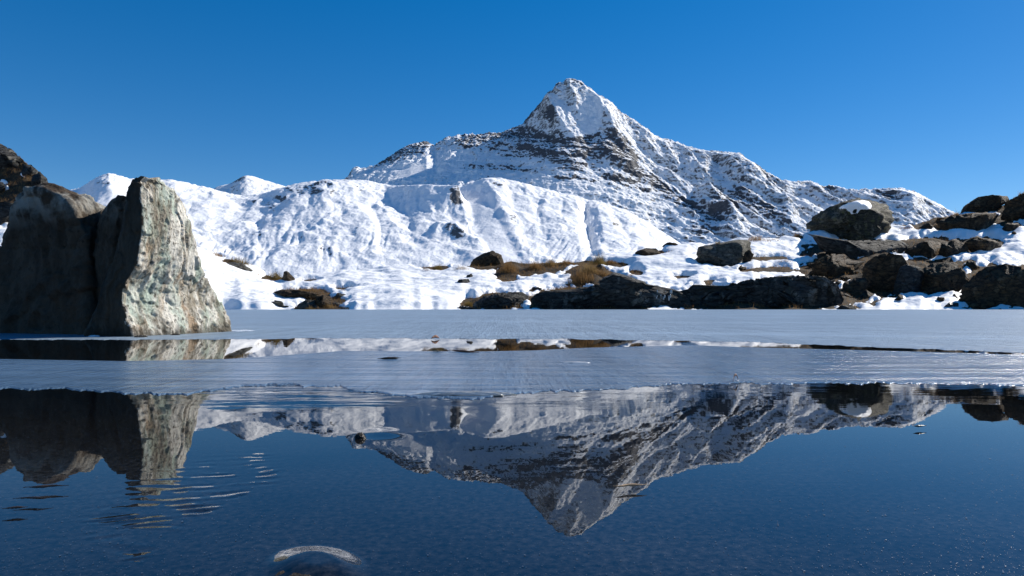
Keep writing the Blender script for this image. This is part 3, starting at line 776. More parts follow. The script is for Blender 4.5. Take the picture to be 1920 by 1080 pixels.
rock('rock_crag', 'dark outcrop in the brown grass of the left hillside', [(-30, 362), (-16, 344), (8, 342), (14, 356), (4, 368), (-20, 372)], 'schist', 0.5, (-8, 368), 55, 7, 0.08, 1.0, sub=4, group='crags of the left hillside', tilt=0.2)


# ------------------------------------------------------------------ the standing stones by the lake (lofted from plan sections)
def loft(name, label, d0, levels, mat, seed, amp, nv=150, nu=160, cat='stone', group='standing stones at the left of the lake', vs=1.0, strata=(1.0, 1.0, 0.35), round_k=3, shade_side=None):
    """levels: (py, [(px, depth_px), ...]) sections from top to bottom, all measured at distance d0"""
    sc = d0 / FPX
    pys = np.array([l[0] for l in levels], float)
    secs = []
    for py, pts in levels:
        p = np.array(pts + [pts[0]], float)
        secs.append(p)
    # resample each section edge by edge so the corners stay matched from level to level
    ne = len(secs[0]) - 1
    per = nu // ne
    rs = []
    for p in secs:
        q = [p[i] + (p[i + 1] - p[i]) * u for i in range(ne) for u in np.linspace(0, 1, per, endpoint=False)]
        rs.append(np.array(q))
    rs = np.array(rs)
    n = rs.shape[1]
    yy = np.linspace(pys[0], pys[-1], nv)
    Q = np.stack([np.stack([np.interp(yy, pys, rs[:, j, k]) for j in range(n)], 1) for k in (0, 1)], 2)
    ker = np.hanning(2 * round_k + 3)[1:-1]; ker /= ker.sum()
    for k in (0, 1):
        a = Q[..., k]
        a = sum(w * np.roll(a, i - round_k, 1) for i, w in enumerate(ker))
        a = np.stack([smooth1(a[:, j], 2) for j in range(n)], 1)
        Q[..., k] = a
    Y = d0 + Q[..., 1] * sc; X = (Q[..., 0] - CX) / FPX * Y
    Z = np.broadcast_to((CAM_H - (yy - HY) * sc)[:, None], X.shape)
    P = np.stack([X, Y, Z], 2)
    du = np.roll(P, -1, 1) - np.roll(P, 1, 1); dv = np.gradient(P, axis=0)
    N = np.cross(du, dv); N /= np.linalg.norm(N, axis=2)[..., None] + 1e-9
    c = P.mean(axis=(0, 1))
    if ((P - c) * N).sum() < 0: N = -N
    so = seed * 2.3
    f = 1 / (amp * 14)
    a, b, e = strata
    disp = ridged(X * f * a + so, Y * f * b, Z * f * e, 5, 0.55) + 0.5 * ridged(X * f * 3 * a + so, Y * f * 3 * b, Z * f * 3 * e, 4, 0.6) + 0.35 * fbm(X * f * 9, Y * f * 9, Z * f * 9, 3)
    ch = fbm(X * f * 0.9 + so, Y * f * 0.9, Z * f * 0.6, 3) * 3.5
    fc = ch - np.floor(ch)
    disp = disp + 1.1 * (fc - sstep(0.0, 0.92, fc) * 0 - sstep(0.86, 1.0, fc))      # chipped, stepped faces
    P = P + N * (disp[..., None] - 0.6) * amp
    base = Z.min()
    V = P.reshape(-1, 3)
    nvv = P.shape[0]
    idx = np.arange(nvv * n).reshape(nvv, n)
    F = np.stack([idx[:-1].ravel(), np.roll(idx, -1, 1)[:-1].ravel(), np.roll(idx, -1, 1)[1:].ravel(), idx[1:].ravel()], 1)
    top = P[0].mean(0) + (0, 0, amp * 0.3)
    V = np.vstack([V, top])
    cap = np.stack([idx[0], np.full(n, len(V) - 1), np.roll(idx[0], -1), np.roll(idx[0], -1)], 1)
    me_o = mk(name, V - (c[0], c[1], 0), F, mat)
    bm = bmesh.new(); bm.from_mesh(me_o.data)
    bm.verts.ensure_lookup_table()
    for i in range(n):
        try:
            fc = bm.faces.new((bm.verts[int(idx[0, i])], bm.verts[len(V) - 1], bm.verts[int(idx[0, (i + 1) % n])])); fc.smooth = True
        except ValueError: pass
    bmesh.ops.recalc_face_normals(bm, faces=bm.faces)
    bm.to_mesh(me_o.data); bm.free()
    me_o.location = (c[0], c[1], 0)
    if shade_side:  # per-edge mask of the shade painted into the colour
        e = np.repeat(np.array(shade_side, float), per)
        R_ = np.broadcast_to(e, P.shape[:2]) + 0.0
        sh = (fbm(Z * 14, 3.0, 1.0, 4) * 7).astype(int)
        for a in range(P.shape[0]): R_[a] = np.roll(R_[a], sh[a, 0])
        attr(me_o, 'shade_side', np.append(R_.ravel(), R_[0].mean()))
    return tag(me_o, label, cat, group)


def mat_lit_stone():
    t = NT('pale_green_lichened_stone')
    co = t.coord((1, 1, 1))
    cs = t.coord((1.0, 1.0, 0.22))
    n1 = t.noise(co, 7.0, 8, 0.65)
    n2 = t.noise(cs, 16.0, 10, 0.7, 0.2)
    n3 = t.noise(co, 60.0, 8, 0.7)
    n4 = t.noise(t.coord((1, 1, 0.35), loc=(3, 1, 2)), 9.0, 8, 0.62)
    n5 = t.noise(t.coord((1, 1, 0.3), loc=(7, 4, 1)), 12.0, 8, 0.65)
    c = t.mix(t.ramp(n2, [(0.42, 0.0), (0.55, 1.0)]), (0.26, 0.225, 0.17), (0.66, 0.63, 0.56))
    c = t.mix(t.ramp(n4, [(0.49, 0.0), (0.60, 0.72)]), c, (0.33, 0.43, 0.36))
    c = t.mix(t.ramp(n5, [(0.52, 0.0), (0.64, 0.8)]), c, (0.27, 0.175, 0.095))
    c = t.mix(t.ramp(n3, [(0.53, 0.0), (0.61, 0.85)]), c, (0.07, 0.058, 0.042))
    c = t.mix(t.ramp(n1, [(0.56, 0.0), (0.66, 0.75)]), c, (0.11, 0.09, 0.06))
    # shade painted into the colour: left and back faces dark, sunlit right face pale
    rd = t.ramp(t.math('ADD', t.attr('shade_side'), t.math('MULTIPLY', t.math('SUBTRACT', n1, 0.5), 0.5)), [(0.42, 0.0), (0.56, 1.0)])
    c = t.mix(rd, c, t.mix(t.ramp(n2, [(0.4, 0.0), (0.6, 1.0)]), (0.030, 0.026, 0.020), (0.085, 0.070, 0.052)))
    zw = t.n('SeparateXYZ'); t.l(t.coord(), zw.inputs[0])
    wet = t.ramp(t.math('ADD', t.math('MULTIPLY', zw.outputs[2], 9.0), t.math('MULTIPLY', t.math('SUBTRACT', n2, 0.5), 1.1)), [(0.10, 1.0), (0.32, 0.0)])
    c = t.mix(t.math('MULTIPLY', wet, 0.75), c, (0.035, 0.030, 0.022))
    h = t.math('ADD', t.math('MULTIPLY', n2, 0.7), t.math('ADD', t.math('MULTIPLY', n3, 0.45), n1))
    return t.pbr(c, 0.85, t.bump(h, 0.026, 1.0), 0.2)


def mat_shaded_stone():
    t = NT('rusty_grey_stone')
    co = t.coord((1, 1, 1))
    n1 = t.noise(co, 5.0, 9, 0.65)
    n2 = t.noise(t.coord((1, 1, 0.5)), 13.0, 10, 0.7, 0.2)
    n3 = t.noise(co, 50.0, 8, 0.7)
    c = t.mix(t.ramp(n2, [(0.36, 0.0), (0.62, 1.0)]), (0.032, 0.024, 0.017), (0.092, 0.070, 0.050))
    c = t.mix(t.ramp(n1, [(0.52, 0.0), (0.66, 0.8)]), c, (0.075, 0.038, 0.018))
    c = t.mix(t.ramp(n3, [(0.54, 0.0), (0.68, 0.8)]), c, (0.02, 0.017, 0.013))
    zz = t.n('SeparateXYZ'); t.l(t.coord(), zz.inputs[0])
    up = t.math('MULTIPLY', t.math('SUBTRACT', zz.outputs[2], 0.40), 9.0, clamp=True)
    sun_top = t.math('MULTIPLY', t.ramp(t.noise(t.coord((1, 1, 1), loc=(5, 2, 1)), 9.0, 8, 0.6), [(0.44, 0.0), (0.56, 0.9)]), up)
    c = t.mix(sun_top, c, (0.34, 0.33, 0.29))  # sunlight on the upper corner painted in as a paler tone towards the top
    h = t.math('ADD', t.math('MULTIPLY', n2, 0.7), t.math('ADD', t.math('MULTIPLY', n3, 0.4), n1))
    return t.pbr(c, 0.85, t.bump(h, 0.028, 1.0), 0.2)


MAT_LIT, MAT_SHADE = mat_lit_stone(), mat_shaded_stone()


def wedge(xl, xe, xr, kl=0.34, kr=1.5, back=120, mid=0.06):
    dl, dr = (xe - xl) * kl, (xr - xe) * kr
    return [(xl, dl), (xe, 0), (xe + (xr - xe) * 0.5, dr * (0.5 - mid)), (xr, dr), (xr - (xr - xe) * 0.15, dr + back), (xl + (xe - xl) * 0.4, dl + back + 40)]


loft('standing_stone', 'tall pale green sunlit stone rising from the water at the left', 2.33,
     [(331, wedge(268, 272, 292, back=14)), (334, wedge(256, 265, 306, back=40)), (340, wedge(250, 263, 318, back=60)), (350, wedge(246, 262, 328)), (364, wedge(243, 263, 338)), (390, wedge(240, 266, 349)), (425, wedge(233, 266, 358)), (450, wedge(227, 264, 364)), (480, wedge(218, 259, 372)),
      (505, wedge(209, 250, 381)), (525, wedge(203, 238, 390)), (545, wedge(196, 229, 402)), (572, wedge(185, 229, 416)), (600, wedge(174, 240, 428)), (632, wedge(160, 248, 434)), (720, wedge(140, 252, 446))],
     MAT_LIT, 3, 0.009, 240, 260, strata=(1, 1, 0.6), shade_side=(1, 0, 0, 0, 1, 1))
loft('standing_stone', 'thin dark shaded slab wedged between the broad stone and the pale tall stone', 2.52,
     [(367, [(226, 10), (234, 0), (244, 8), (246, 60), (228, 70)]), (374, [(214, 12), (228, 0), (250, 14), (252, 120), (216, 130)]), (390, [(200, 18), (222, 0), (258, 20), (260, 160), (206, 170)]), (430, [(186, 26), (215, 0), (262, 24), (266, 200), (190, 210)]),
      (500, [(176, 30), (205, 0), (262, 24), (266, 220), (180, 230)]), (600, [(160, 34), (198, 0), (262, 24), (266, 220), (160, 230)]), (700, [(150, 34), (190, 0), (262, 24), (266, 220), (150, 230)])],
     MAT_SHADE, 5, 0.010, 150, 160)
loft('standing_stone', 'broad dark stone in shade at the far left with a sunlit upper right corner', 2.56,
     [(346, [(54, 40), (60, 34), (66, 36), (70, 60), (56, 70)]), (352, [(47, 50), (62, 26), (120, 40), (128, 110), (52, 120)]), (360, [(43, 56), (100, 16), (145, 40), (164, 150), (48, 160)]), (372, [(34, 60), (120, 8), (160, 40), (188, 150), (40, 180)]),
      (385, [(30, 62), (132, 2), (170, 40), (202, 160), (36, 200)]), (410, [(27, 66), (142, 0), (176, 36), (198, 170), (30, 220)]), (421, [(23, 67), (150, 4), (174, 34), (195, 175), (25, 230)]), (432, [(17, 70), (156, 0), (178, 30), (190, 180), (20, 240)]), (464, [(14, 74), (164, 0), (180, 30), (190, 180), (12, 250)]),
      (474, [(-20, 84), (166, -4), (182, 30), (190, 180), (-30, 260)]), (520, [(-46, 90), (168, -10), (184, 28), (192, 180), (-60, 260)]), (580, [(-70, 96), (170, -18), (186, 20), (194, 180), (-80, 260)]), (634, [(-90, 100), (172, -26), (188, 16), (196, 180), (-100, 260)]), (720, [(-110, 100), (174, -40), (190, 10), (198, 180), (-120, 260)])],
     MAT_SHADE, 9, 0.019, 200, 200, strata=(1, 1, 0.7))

# ------------------------------------------------------------------ snow lying on the big boulder
def snow_on(o, poly, name, label, h):
    """a pad of snow grown from the part of a rock's upper surface that lies inside an outline of the photograph"""
    me = o.data
    nvert = len(me.vertices)
    co = np.empty(nvert * 3, np.float32); me.vertices.foreach_get('co', co); co = co.reshape(-1, 3) + np.array(o.location)
    no = np.empty(nvert * 3, np.float32); me.vertices.foreach_get('normal', no); no = no.reshape(-1, 3)
    px = co[:, 0] / co[:, 1] * FPX + CX; py = HY - (co[:, 2] - CAM_H) / co[:, 1] * FPX
    pp = np.array(poly, float); c = pp.mean(0)
    th = np.arctan2(py - c[1], px - c[0])
    r = radial(poly, c[0], c[1], th)
    q = 1 - np.hypot(px - c[0], py - c[1]) / np.maximum(r, 1e-6) + fbm(px / 9, py / 9, 3.0, 3) * 0.18
    view = (no * (co - (0, 0, CAM_H))).sum(1) < 0.25
    F = np.array([p.vertices[:] for p in me.polygons])
    ok = (q > -0.12) & ((no * (co - (0, 0, CAM_H))).sum(1) < 22.0) & (co[:, 1] < np.array(o.location)[1] + 0.4)
    fk = ok[F].all(1)
    us = np.unique(F[fk]); rm = -np.ones(nvert, int); rm[us] = np.arange(len(us))
    t = np.sqrt(np.clip(q[us] + 0.02, 0, 0.5) / 0.5) * h - 0.06 * (q[us] < 0)
    V = co[us] + no[us] * t[:, None] * 0.5 + np.stack([0 * t, 0 * t, t * 0.6], 1)
    FF = rm[F[fk]]
    lab_ = np.arange(len(V))
    for it in range(200):                                              # keep the largest connected pad only
        m_ = lab_[FF].min(1); old = lab_.copy()
        for k in range(FF.shape[1]): np.minimum.at(lab_, FF[:, k], m_)
        if (old == lab_).all(): break
    big = np.bincount(lab_).argmax()
    FF = FF[lab_[FF[:, 0]] == big]
    us = np.unique(FF); rm = -np.ones(len(V), int); rm[us] = np.arange(len(us)); V = V[us]; FF = rm[FF]
    s = mk(name, V - V.mean(0), FF, MAT_SNOW)
    s.location = V.mean(0)
    md = s.modifiers.new('smooth', 'SMOOTH'); md.factor = 0.6; md.iterations = 6
    return tag(s, label, 'snow patch', 'snow patches lying on rocks')


BIG = ROCKS['large lichen-greened boulder with a snow patch on its top, perched on the right bank']
snow_on(BIG, [(1568, 393), (1590, 381), (1612, 376), (1628, 375), (1634, 382), (1632, 391), (1618, 396), (1606, 404), (1592, 403), (1586, 396)], 'snow_patch', 'melting white snow patch on top of the large perched boulder', 0.30)
snow_on(ROCKS['tallest brown rock face in the middle of the right outcrop'], [(1644, 476), (1660, 470), (1684, 470), (1692, 478), (1676, 480), (1655, 479)], 'snow_patch', 'thin snow strip along the top of the tall brown rock face', 0.22)

# ------------------------------------------------------------------ lake
def mat_water():
    t = NT('clear_tarn_water')
    c1 = t.coord((2.0, 9.0, 1))
    n1 = t.noise(c1, 1.6, 4, 0.5, 0.5)
    n2 = t.noise(t.coord((10, 46, 1)), 1.0, 3, 0.5, 0.6)
    # ripples: only where the thin ice breaks up, and a wake in the foreground
    h = t.math('ADD', t.math('MULTIPLY', n1, t.attr('ripple')), t.math('MULTIPLY', n2, t.math('MULTIPLY', t.attr('ripple'), 0.25)))
    nrm = t.bump(h, 0.010, 1.0)
    fr = t.n('Fresnel'); fr.inputs['IOR'].default_value = 1.7; t.l(nrm, fr.inputs['Normal'])
    gl = t.n('BsdfGlossy'); gl.inputs['Roughness'].default_value = 0.0; t.l(nrm, gl.inputs['Normal'])
    tr = t.n('BsdfTransparent'); tr.inputs['Color'].default_value = (0.75, 0.78, 0.80, 1)
    mx = t.n('MixShader')
    t.l(fr.outputs[0], mx.inputs[0]); t.l(tr.outputs[0], mx.inputs[1]); t.l(gl.outputs[0], mx.inputs[2])
    df = t.n('BsdfDiffuse')
    film = t.noise(t.coord((3, 5, 1)), 1.0, 6, 0.65)
    grit = t.noise(t.coord((260, 260, 1)), 1.0, 3, 0.7)
    t.l(t.mix(grit, (0.10, 0.13, 0.18), (0.62, 0.66, 0.72)), df.inputs[0])
    m2 = t.n('MixShader')
    t.l(t.math('MULTIPLY', t.math('MULTIPLY', t.ramp(film, [(0.30, 0.35), (0.70, 1.0)]), t.math('ADD', t.math('MULTIPLY', t.attr('film'), 1.15), 0.06)), t.ramp(grit, [(0.35, 0.018), (0.75, 0.08)])), m2.inputs[0])
    t.l(mx.outputs[0], m2.inputs[1]); t.l(df.outputs[0], m2.inputs[2])
    t.l(m2.outputs[0], t.out.inputs['Surface'])
    return t.m


wpy = np.concatenate([np.array([579.6, 580.2, 581, 582, 584, 587, 591, 596, 602, 609, 617, 626]), np.arange(634, 1100, 1.6), np.array([1120, 1160, 1240, 1400, 1800, 2600])])
wpx = np.concatenate([[-6000, -3000, -1500, -800, -400, -200], np.arange(-100, 2021, 4.0), [2120, 2400, 3000, 4000, 6000, 9000]])
wd = CAM_H * FPX / (wpy - HY)
WX = (wpx[None, :] - CX) / FPX * wd[:, None]; WY = np.broadcast_to(wd[:, None], WX.shape)
PXg, PYg = np.broadcast_to(wpx[None, :], WX.shape), np.broadcast_to(wpy[:, None], WX.shape)
WZ = np.zeros(WX.shape)
# wake of fine ripples running away on the left
wl = [(220, 1085), (300, 1015), (390, 955), (470, 915), (530, 898)]
dd, ss, tl = tdist(PXg, PYg, wl)
env = np.where(ss > 0, sstep(190 - 120 * tl, 4, dd), sstep(10, 0, dd)) * sstep(-0.02, 0.1, tl) * sstep(1.03, 0.85, tl)
env = env * (0.35 + 0.65 * sstep(-0.15, 0.3, fbm(WX * 40, WY * 40, 2.0, 2)))
WZ = WZ + env * sstep(-0.15, 0.3, fbm(WX * 34, WY * 70, 6.0, 3)) * 0.00046 * np.sin(WY * 520 - WX * 130 + fbm(WX * 20, WY * 20, 1.0, 3) * 9)
# water drawn up over the stone that just breaks the surface
bx, by = pt(600, 1062, 0.27)[0], CAM_H * FPX / (1062 - HY)
ex, ey = (WX - bx - (WY - by) * -0.35) / 0.021, (WY - by) / 0.024
rr_ = np.hypot(ex, ey)
WZ = WZ + 0.0034 * sstep(1.0, 0.25, rr_)
# smooth swell beside the floating pebble
WZ = WZ + 0.0010 * np.exp(-(((PXg - 720) / 34) ** 2 + ((PYg - 812) / 7) ** 2)) + 0.0006 * np.exp(-(((PXg - 560) / 90) ** 2 + ((PYg - 735) / 9) ** 2))
ripple = sstep(790, 725, PYg) * sstep(640, 660, PYg) * (0.02 + 0.55 * sstep(260, 90, np.abs(PXg - 560)) + 0.22 * sstep(320, 100, np.abs(PXg - 930)))
ripple = ripple * sstep(1.0, 0.4, np.abs(PYg - 725) / 52) + 0.004
o = mk('lake_water', np.stack([WX, WY, WZ], 2).reshape(-1, 3), gridfaces(*WX.shape)[:, ::-1], mat_water())
attr(o, 'ripple', ripple)
attr(o, 'film', sstep(720, 960, PYg) * (0.75 + 0.6 * fbm(WX * 9, WY * 9, 11.0, 3)))
structure(o)

tb = NT('gravelly_lake_bed')
cb = tb.coord()
nb1 = tb.noise(cb, 6.0, 8, 0.7)
sp = tb.ramp(tb.voronoi(cb, 260.0), [(0.0, 1.0), (0.22, 1.0), (0.30, 0.0)])
spk = tb.math('MULTIPLY', sp, tb.ramp(tb.noise(cb, 190.0, 2, 0.5), [(0.56, 0.0), (0.66, 1.0)]))
cbase = tb.mix(nb1, (0.024, 0.019, 0.016), (0.095, 0.075, 0.060))
mat_bed = tb.pbr(tb.mix(spk, cbase, (0.34, 0.36, 0.40)), 0.9, tb.bump(tb.noise(cb, 120.0, 6, 0.7), 0.01, 0.8), 0.1)
bx_ = np.linspace(-60, 60, 200); by_ = np.concatenate([np.linspace(-6, 3, 120), np.linspace(3.2, 44, 60)])
GX, GY = np.meshgrid(bx_, by_)
GZ = -0.035 - 0.05 * np.clip(GY, 0, 8) + fbm(GX * 2, GY * 2, 1.0, 3) * 0.01
structure(mk('lake_bed', np.stack([GX, GY, GZ], 2).reshape(-1, 3), gridfaces(*GX.shape), mat_bed))


def mat_ice(name, base, rough, bump_d, streak, ior=1.31, grain=0.35):
    t = NT(name)
    n1 = t.noise(t.coord(streak), 1.0, 6, 0.6, 0.4)
    ga = t.noise(t.coord((75, 7, 1)), 1.0, 5, 0.7)
    gb = t.noise(t.coord((15, 0.8, 1), loc=(5, 2, 0)), 1.0, 5, 0.7)
    n2 = t.math('ADD', t.math('MULTIPLY', ga, 0.5), t.math('MULTIPLY', gb, 0.5))
    n3 = t.noise(t.coord((0.5, 1.2, 1)), 1.0, 5, 0.6)
    c = t.mix(t.ramp(n3, [(0.3, 0.0), (0.7, 1.0)]), tuple(b * 0.85 for b in base), tuple(min(1, b * 1.15) for b in base))
    c = t.mix(t.ramp(n2, [(0.34, 0.0), (0.66, 1.0)]), tuple(b * 0.62 for b in base), t.mix(0.5, c, tuple(min(1, b * 1.5) for b in base)))
    c = t.mix(t.ramp(t.noise(t.coord((0.4, 1.4, 1), loc=(3, 1, 0)), 1.0, 6, 0.65, 0.8), [(0.54, 0.0), (0.66, 0.30)]), c, tuple(min(1, b * 2.0) for b in base))
    c = t.mix(t.ramp(t.noise(t.coord((22, 16, 1), loc=(9, 1, 0)), 1.0, 3, 0.6), [(0.68, 0.0), (0.71, 0.6)]), c, (0.03, 0.03, 0.03))
    h = t.math('ADD', n1, t.math('MULTIPLY', n2, grain))
    m = t.pbr(c, rough, t.bump(h, bump_d, 1.0), 0.5)
    m.node_tree.nodes['Principled BSDF'].inputs['IOR'].default_value = ior
    return m


def sheet(name, far, near, z0, th, mat, label, n=700, seed=1, amp=0.0):
    """a floating sheet of ice: far and near margins given where the photograph shows them, real thickness"""
    px = np.linspace(-700, 2700, n)
    fpy = curve(far, px); npy = curve(near, px) + amp * (fbm(px / 30, seed, 0.5, 5, 0.6) * 10 + ridged(px / 9, seed + 3, 0.5, 3) * 2.5)
    npy = np.maximum(npy, fpy + 0.02)
    rows = 14
    V = []
    for k in range(rows):
        u = k / (rows - 1)
        i = 1 / (fpy - HY) * (1 - u) + 1 / (npy - HY) * u
        d = (CAM_H - z0) * FPX * i
        V.append(np.stack([(px - CX) / FPX * d, d, np.full(n, z0)], 1))
    d = V[-1][:, 1]
    V[-2] = V[-1] + (V[-2] - V[-1]) * (1.2 / FPX * d / CAM_H * d / np.maximum(V[-2][:, 1] - d, 1e-3))[:, None]      # the rim thins out to nothing
    V[-1][:, 2] = 0.0002
    V.append(V[-1] - (0, 0, 0.0006))
    F = gridfaces(rows + 1, n)
    o = mk(name, np.array(V).reshape(-1, 3), F[:, ::-1], mat, False)
    return tag(o, label, 'ice', 'sheets of lake ice')


ICE1 = mat_ice('frosted_ice', (0.205, 0.275, 0.35), 0.40, 0.016, (4, 12, 1), 1.31, 0.9)
ICE2 = mat_ice('thin_wet_ice', (0.085, 0.145, 0.225), 0.20, 0.020, (3, 24, 1), 1.31, 0.45)
sheet('ice_sheet', [(-700, 580.0), (2700, 580.0)], [(-700, 635), (240, 636), (430, 635), (640, 632.5), (930, 634.5), (1060, 634), (1300, 638), (1400, 640), (1600, 648), (1800, 655.5), (1900, 659.5), (2700, 680)], 0.0015, 0.0015, ICE1, 'matt blue-grey frosted ice sheet reaching back to the far shore', seed=2, amp=0.30)
sheet('ice_sheet', [(-700, 672), (0, 673), (230, 677), (430, 673), (560, 664), (640, 658), (900, 659), (1000, 657), (1100, 652), (1300, 647), (1400, 651), (1600, 656), (1800, 661.5), (1900, 665), (2700, 690)],
      [(-700, 732), (0, 726), (120, 728), (215, 733), (330, 738), (420, 726), (520, 718), (640, 724), (720, 736), (800, 744), (880, 746), (960, 736), (1060, 730), (1180, 727), (1240, 719), (1400, 717), (1700, 716), (1850, 720), (1920, 722), (2700, 760)], 0.0012, 0.0014, ICE2, 'thin rippled wet ice sheet across the middle of the lake', seed=5, amp=0.9)

# ------------------------------------------------------------------ grass
def mat_grass(name, a, b):
    t = NT(name)
    oi = t.noise(t.coord((6, 6, 1)), 2.0, 4, 0.7)
    cc = t.mix(t.ramp(oi, [(0.35, 0.0), (0.65, 1.0)]), a, b)
    di, tl_, mx = t.n('BsdfDiffuse'), t.n('BsdfTranslucent'), t.n('MixShader')
    t.l(cc, di.inputs[0]); t.l(cc, tl_.inputs[0]); mx.inputs[0].default_value = 0.45
    t.l(di.outputs[0], mx.inputs[1]); t.l(tl_.outputs[0], mx.inputs[2]); t.l(mx.outputs[0], t.out.inputs['Surface'])
    return t.m


GR = {'rust': mat_grass('rusty_dry_grass', (0.15, 0.075, 0.028), (0.34, 0.22, 0.10)), 'straw': mat_grass('straw_dry_grass', (0.20, 0.125, 0.05), (0.34, 0.24, 0.11)), 'olive': mat_grass('olive_dry_grass', (0.13, 0.10, 0.03), (0.26, 0.18, 0.06))}


def blades(P0, h, w, lean, rr):
    n = len(P0)
    az = rr.uniform(0, 2 * np.pi, n)
    d = np.stack([np.cos(az), np.sin(az), np.zeros(n)], 1)
    side = np.stack([-np.sin(az + rr.normal(0, .6, n)), np.cos(az), np.zeros(n)], 1)
    L = (lean * rr.uniform(0.2, 1.2, n))[:, None] * h[:, None]
    up_ = np.array([0, 0, 1.0])
    m = P0 + d * L * 0.35 + up_ * h[:, None] * 0.6
    e = P0 + d * L + up_ * (h * rr.uniform(0.7, 1.0, n))[:, None]
    s0, s1 = side * w[:, None] * 0.5, side * w[:, None] * 0.38
    V = np.stack([P0 - s0, P0 + s0, m - s1, m + s1, e], 1).reshape(-1, 3)
    b = (np.arange(n) * 5)[:, None]
    F = np.concatenate([b + [0, 1, 3], b + [0, 3, 2], b + [2, 3, 4]], 0)
    return V, F


def tuft(px, py, wpx_, hpx, kind, label, seed, n=260, z_add=0.0, dist=None):
    rr = np.random.default_rng(seed)
    gx, gy, gz, r, c = ground_at(px, py)
    if dist: gx, gy, gz = pt(px, py, dist)
    s = gy / FPX
    W_, H_ = wpx_ * s, hpx * s
    n = int(n * 1.05 * max(1.0, wpx_ / 24))
    x = np.clip(rr.normal(0, 0.42, n), -0.75, 0.75) * W_ * 0.7; y = np.clip(rr.normal(0, 0.5, n), -0.7, 0.7) * W_ * 0.45
    P0 = []
    for xi, yi in zip(x, y):
        z, th = ground_z(gx + xi, gy + yi)
        z = z if not dist else gz
        P0.append((gx + xi, gy + yi, max(z, gz - 0.25) - 0.03 + z_add))
    P0 = np.array(P0)
    fall = np.clip(1 - np.abs(x) / (W_ * 0.9), 0.3, 1)
    h = H_ * 1.25 * rr.uniform(0.30, 1.0, n) ** 0.8 * np.where(rr.random(n) < 0.12, 1.35, 1.0) * fall
    V, F = blades(P0, h, np.full(n, max(0.009, 0.42 * s)), 0.9, rr)
    o = mk('grass_tuft', V - (gx, gy, gz), F, GR[kind], False)
    o.location = (gx, gy, gz)
    return tag(o, label, 'grass tuft', 'dry grass tufts on the shore')


TUFTS = [
    (402, 473, 30, 9, 'rust', 'low rusty tuft on the crest just right of the pale tall stone'), (452, 489, 34, 20, 'olive', 'tall olive tuft above the tilted grey slab'),
    (518, 524, 24, 18, 'olive', 'olive tuft leaning against the pointed dark rock'), (478, 509, 14, 7, 'rust', 'thin rusty fringe at the lower end of the tilted grey slab'),
    (560, 548, 46, 7, 'rust', 'flat rusty tuft growing on the grassy slab'), (583, 581, 16, 9, 'straw', 'straw tuft at the water left of the grey angular rock'),
    (616, 577, 20, 11, 'straw', 'straw tuft at the water between the upright rock and the snow'), (644, 545, 18, 9, 'rust', 'little rusty tuft in a hollow of the snow slope'),
    (802, 504, 30, 8, 'rust', 'wispy rusty tuft left of the lone crest boulder'), (822, 505, 18, 10, 'olive', 'small olive tuft on the crest left of the lone boulder'),
    (866, 503, 28, 13, 'straw', 'straw tuft touching the lone crest boulder'), (955, 508, 34, 22, 'rust', 'shaggy rust tuft right of the lone crest boulder'),
    (1004, 503, 34, 16, 'rust', 'rust tuft on the long brown earth bank'), (1032, 498, 24, 16, 'straw', 'straw tuft on top of the brown earth bank'),
    (1062, 495, 30, 10, 'rust', 'low rust tuft near the right end of the earth bank'), (1122, 496, 30, 24, 'olive', 'bushy olive and rust tuft on the crest under the moraine gully'),
    (1146, 494, 26, 8, 'rust', 'flat rust tuft beside the bushy olive tuft'), (1104, 512, 34, 24, 'straw', 'straw tuft crowning the hummock behind the humped rock'),
    (1090, 530, 44, 26, 'rust', 'hanging brown tuft on the left flank of the hummock'), (1136, 520, 34, 18, 'rust', 'rust tuft on the right flank of the hummock'),
    (1182, 516, 14, 10, 'rust', 'tiny rust tuft in snow right of the hummock'), (878, 576, 16, 16, 'olive', 'olive tuft at the water beside the flat-topped shore rock'),
    (1256, 469, 26, 6, 'rust', 'faint rust fringe on the skyline right of the flat boulder'), (1346, 460, 18, 10, 'olive', 'olive tuft on top of the squared block boulder'),
    (1418, 450, 44, 14, 'rust', 'wide rusty tuft on the skyline right of the squared block'), (1450, 449, 26, 8, 'rust', 'low rusty tuft on the skyline near the shaded snow'),
    (1494, 445, 18, 10, 'rust', 'rusty tuft at the left foot of the perched boulder'), (1700, 425, 34, 6, 'rust', 'low orange fringe on the snow right of the perched boulder'),
    (1748, 468, 36, 18, 'rust', 'drooping rust tuft over the slanting slabs'), (1782, 424, 44, 14, 'rust', 'rust tuft at the left end of the grass-topped hummock'),
    (1830, 412, 44, 10, 'olive', 'olive tuft along the top of the grass-topped hummock'), (1792, 402, 20, 12, 'rust', 'wispy rust tuft left of the skyline boulder'),
    (1690, 502, 18, 10, 'straw', 'yellow straw tuft on the middle of the brown rock face'), (1884, 516, 24, 9, 'olive', 'yellow-olive tuft on top of the big corner rock'), (1862, 506, 30, 8, 'rust', 'rust tuft on the left shoulder of the big corner rock'),
    (1470, 487, 30, 8, 'rust', 'flat rust tuft in the snow between block and outcrop'), (1915, 366, 24, 12, 'rust', 'rust tuft on the skyline rock at the right edge'),
]
for i, (a, b, c, d_, k, lab) in enumerate(TUFTS):
    tuft(a, b, c, d_, k, lab, 100 + i)

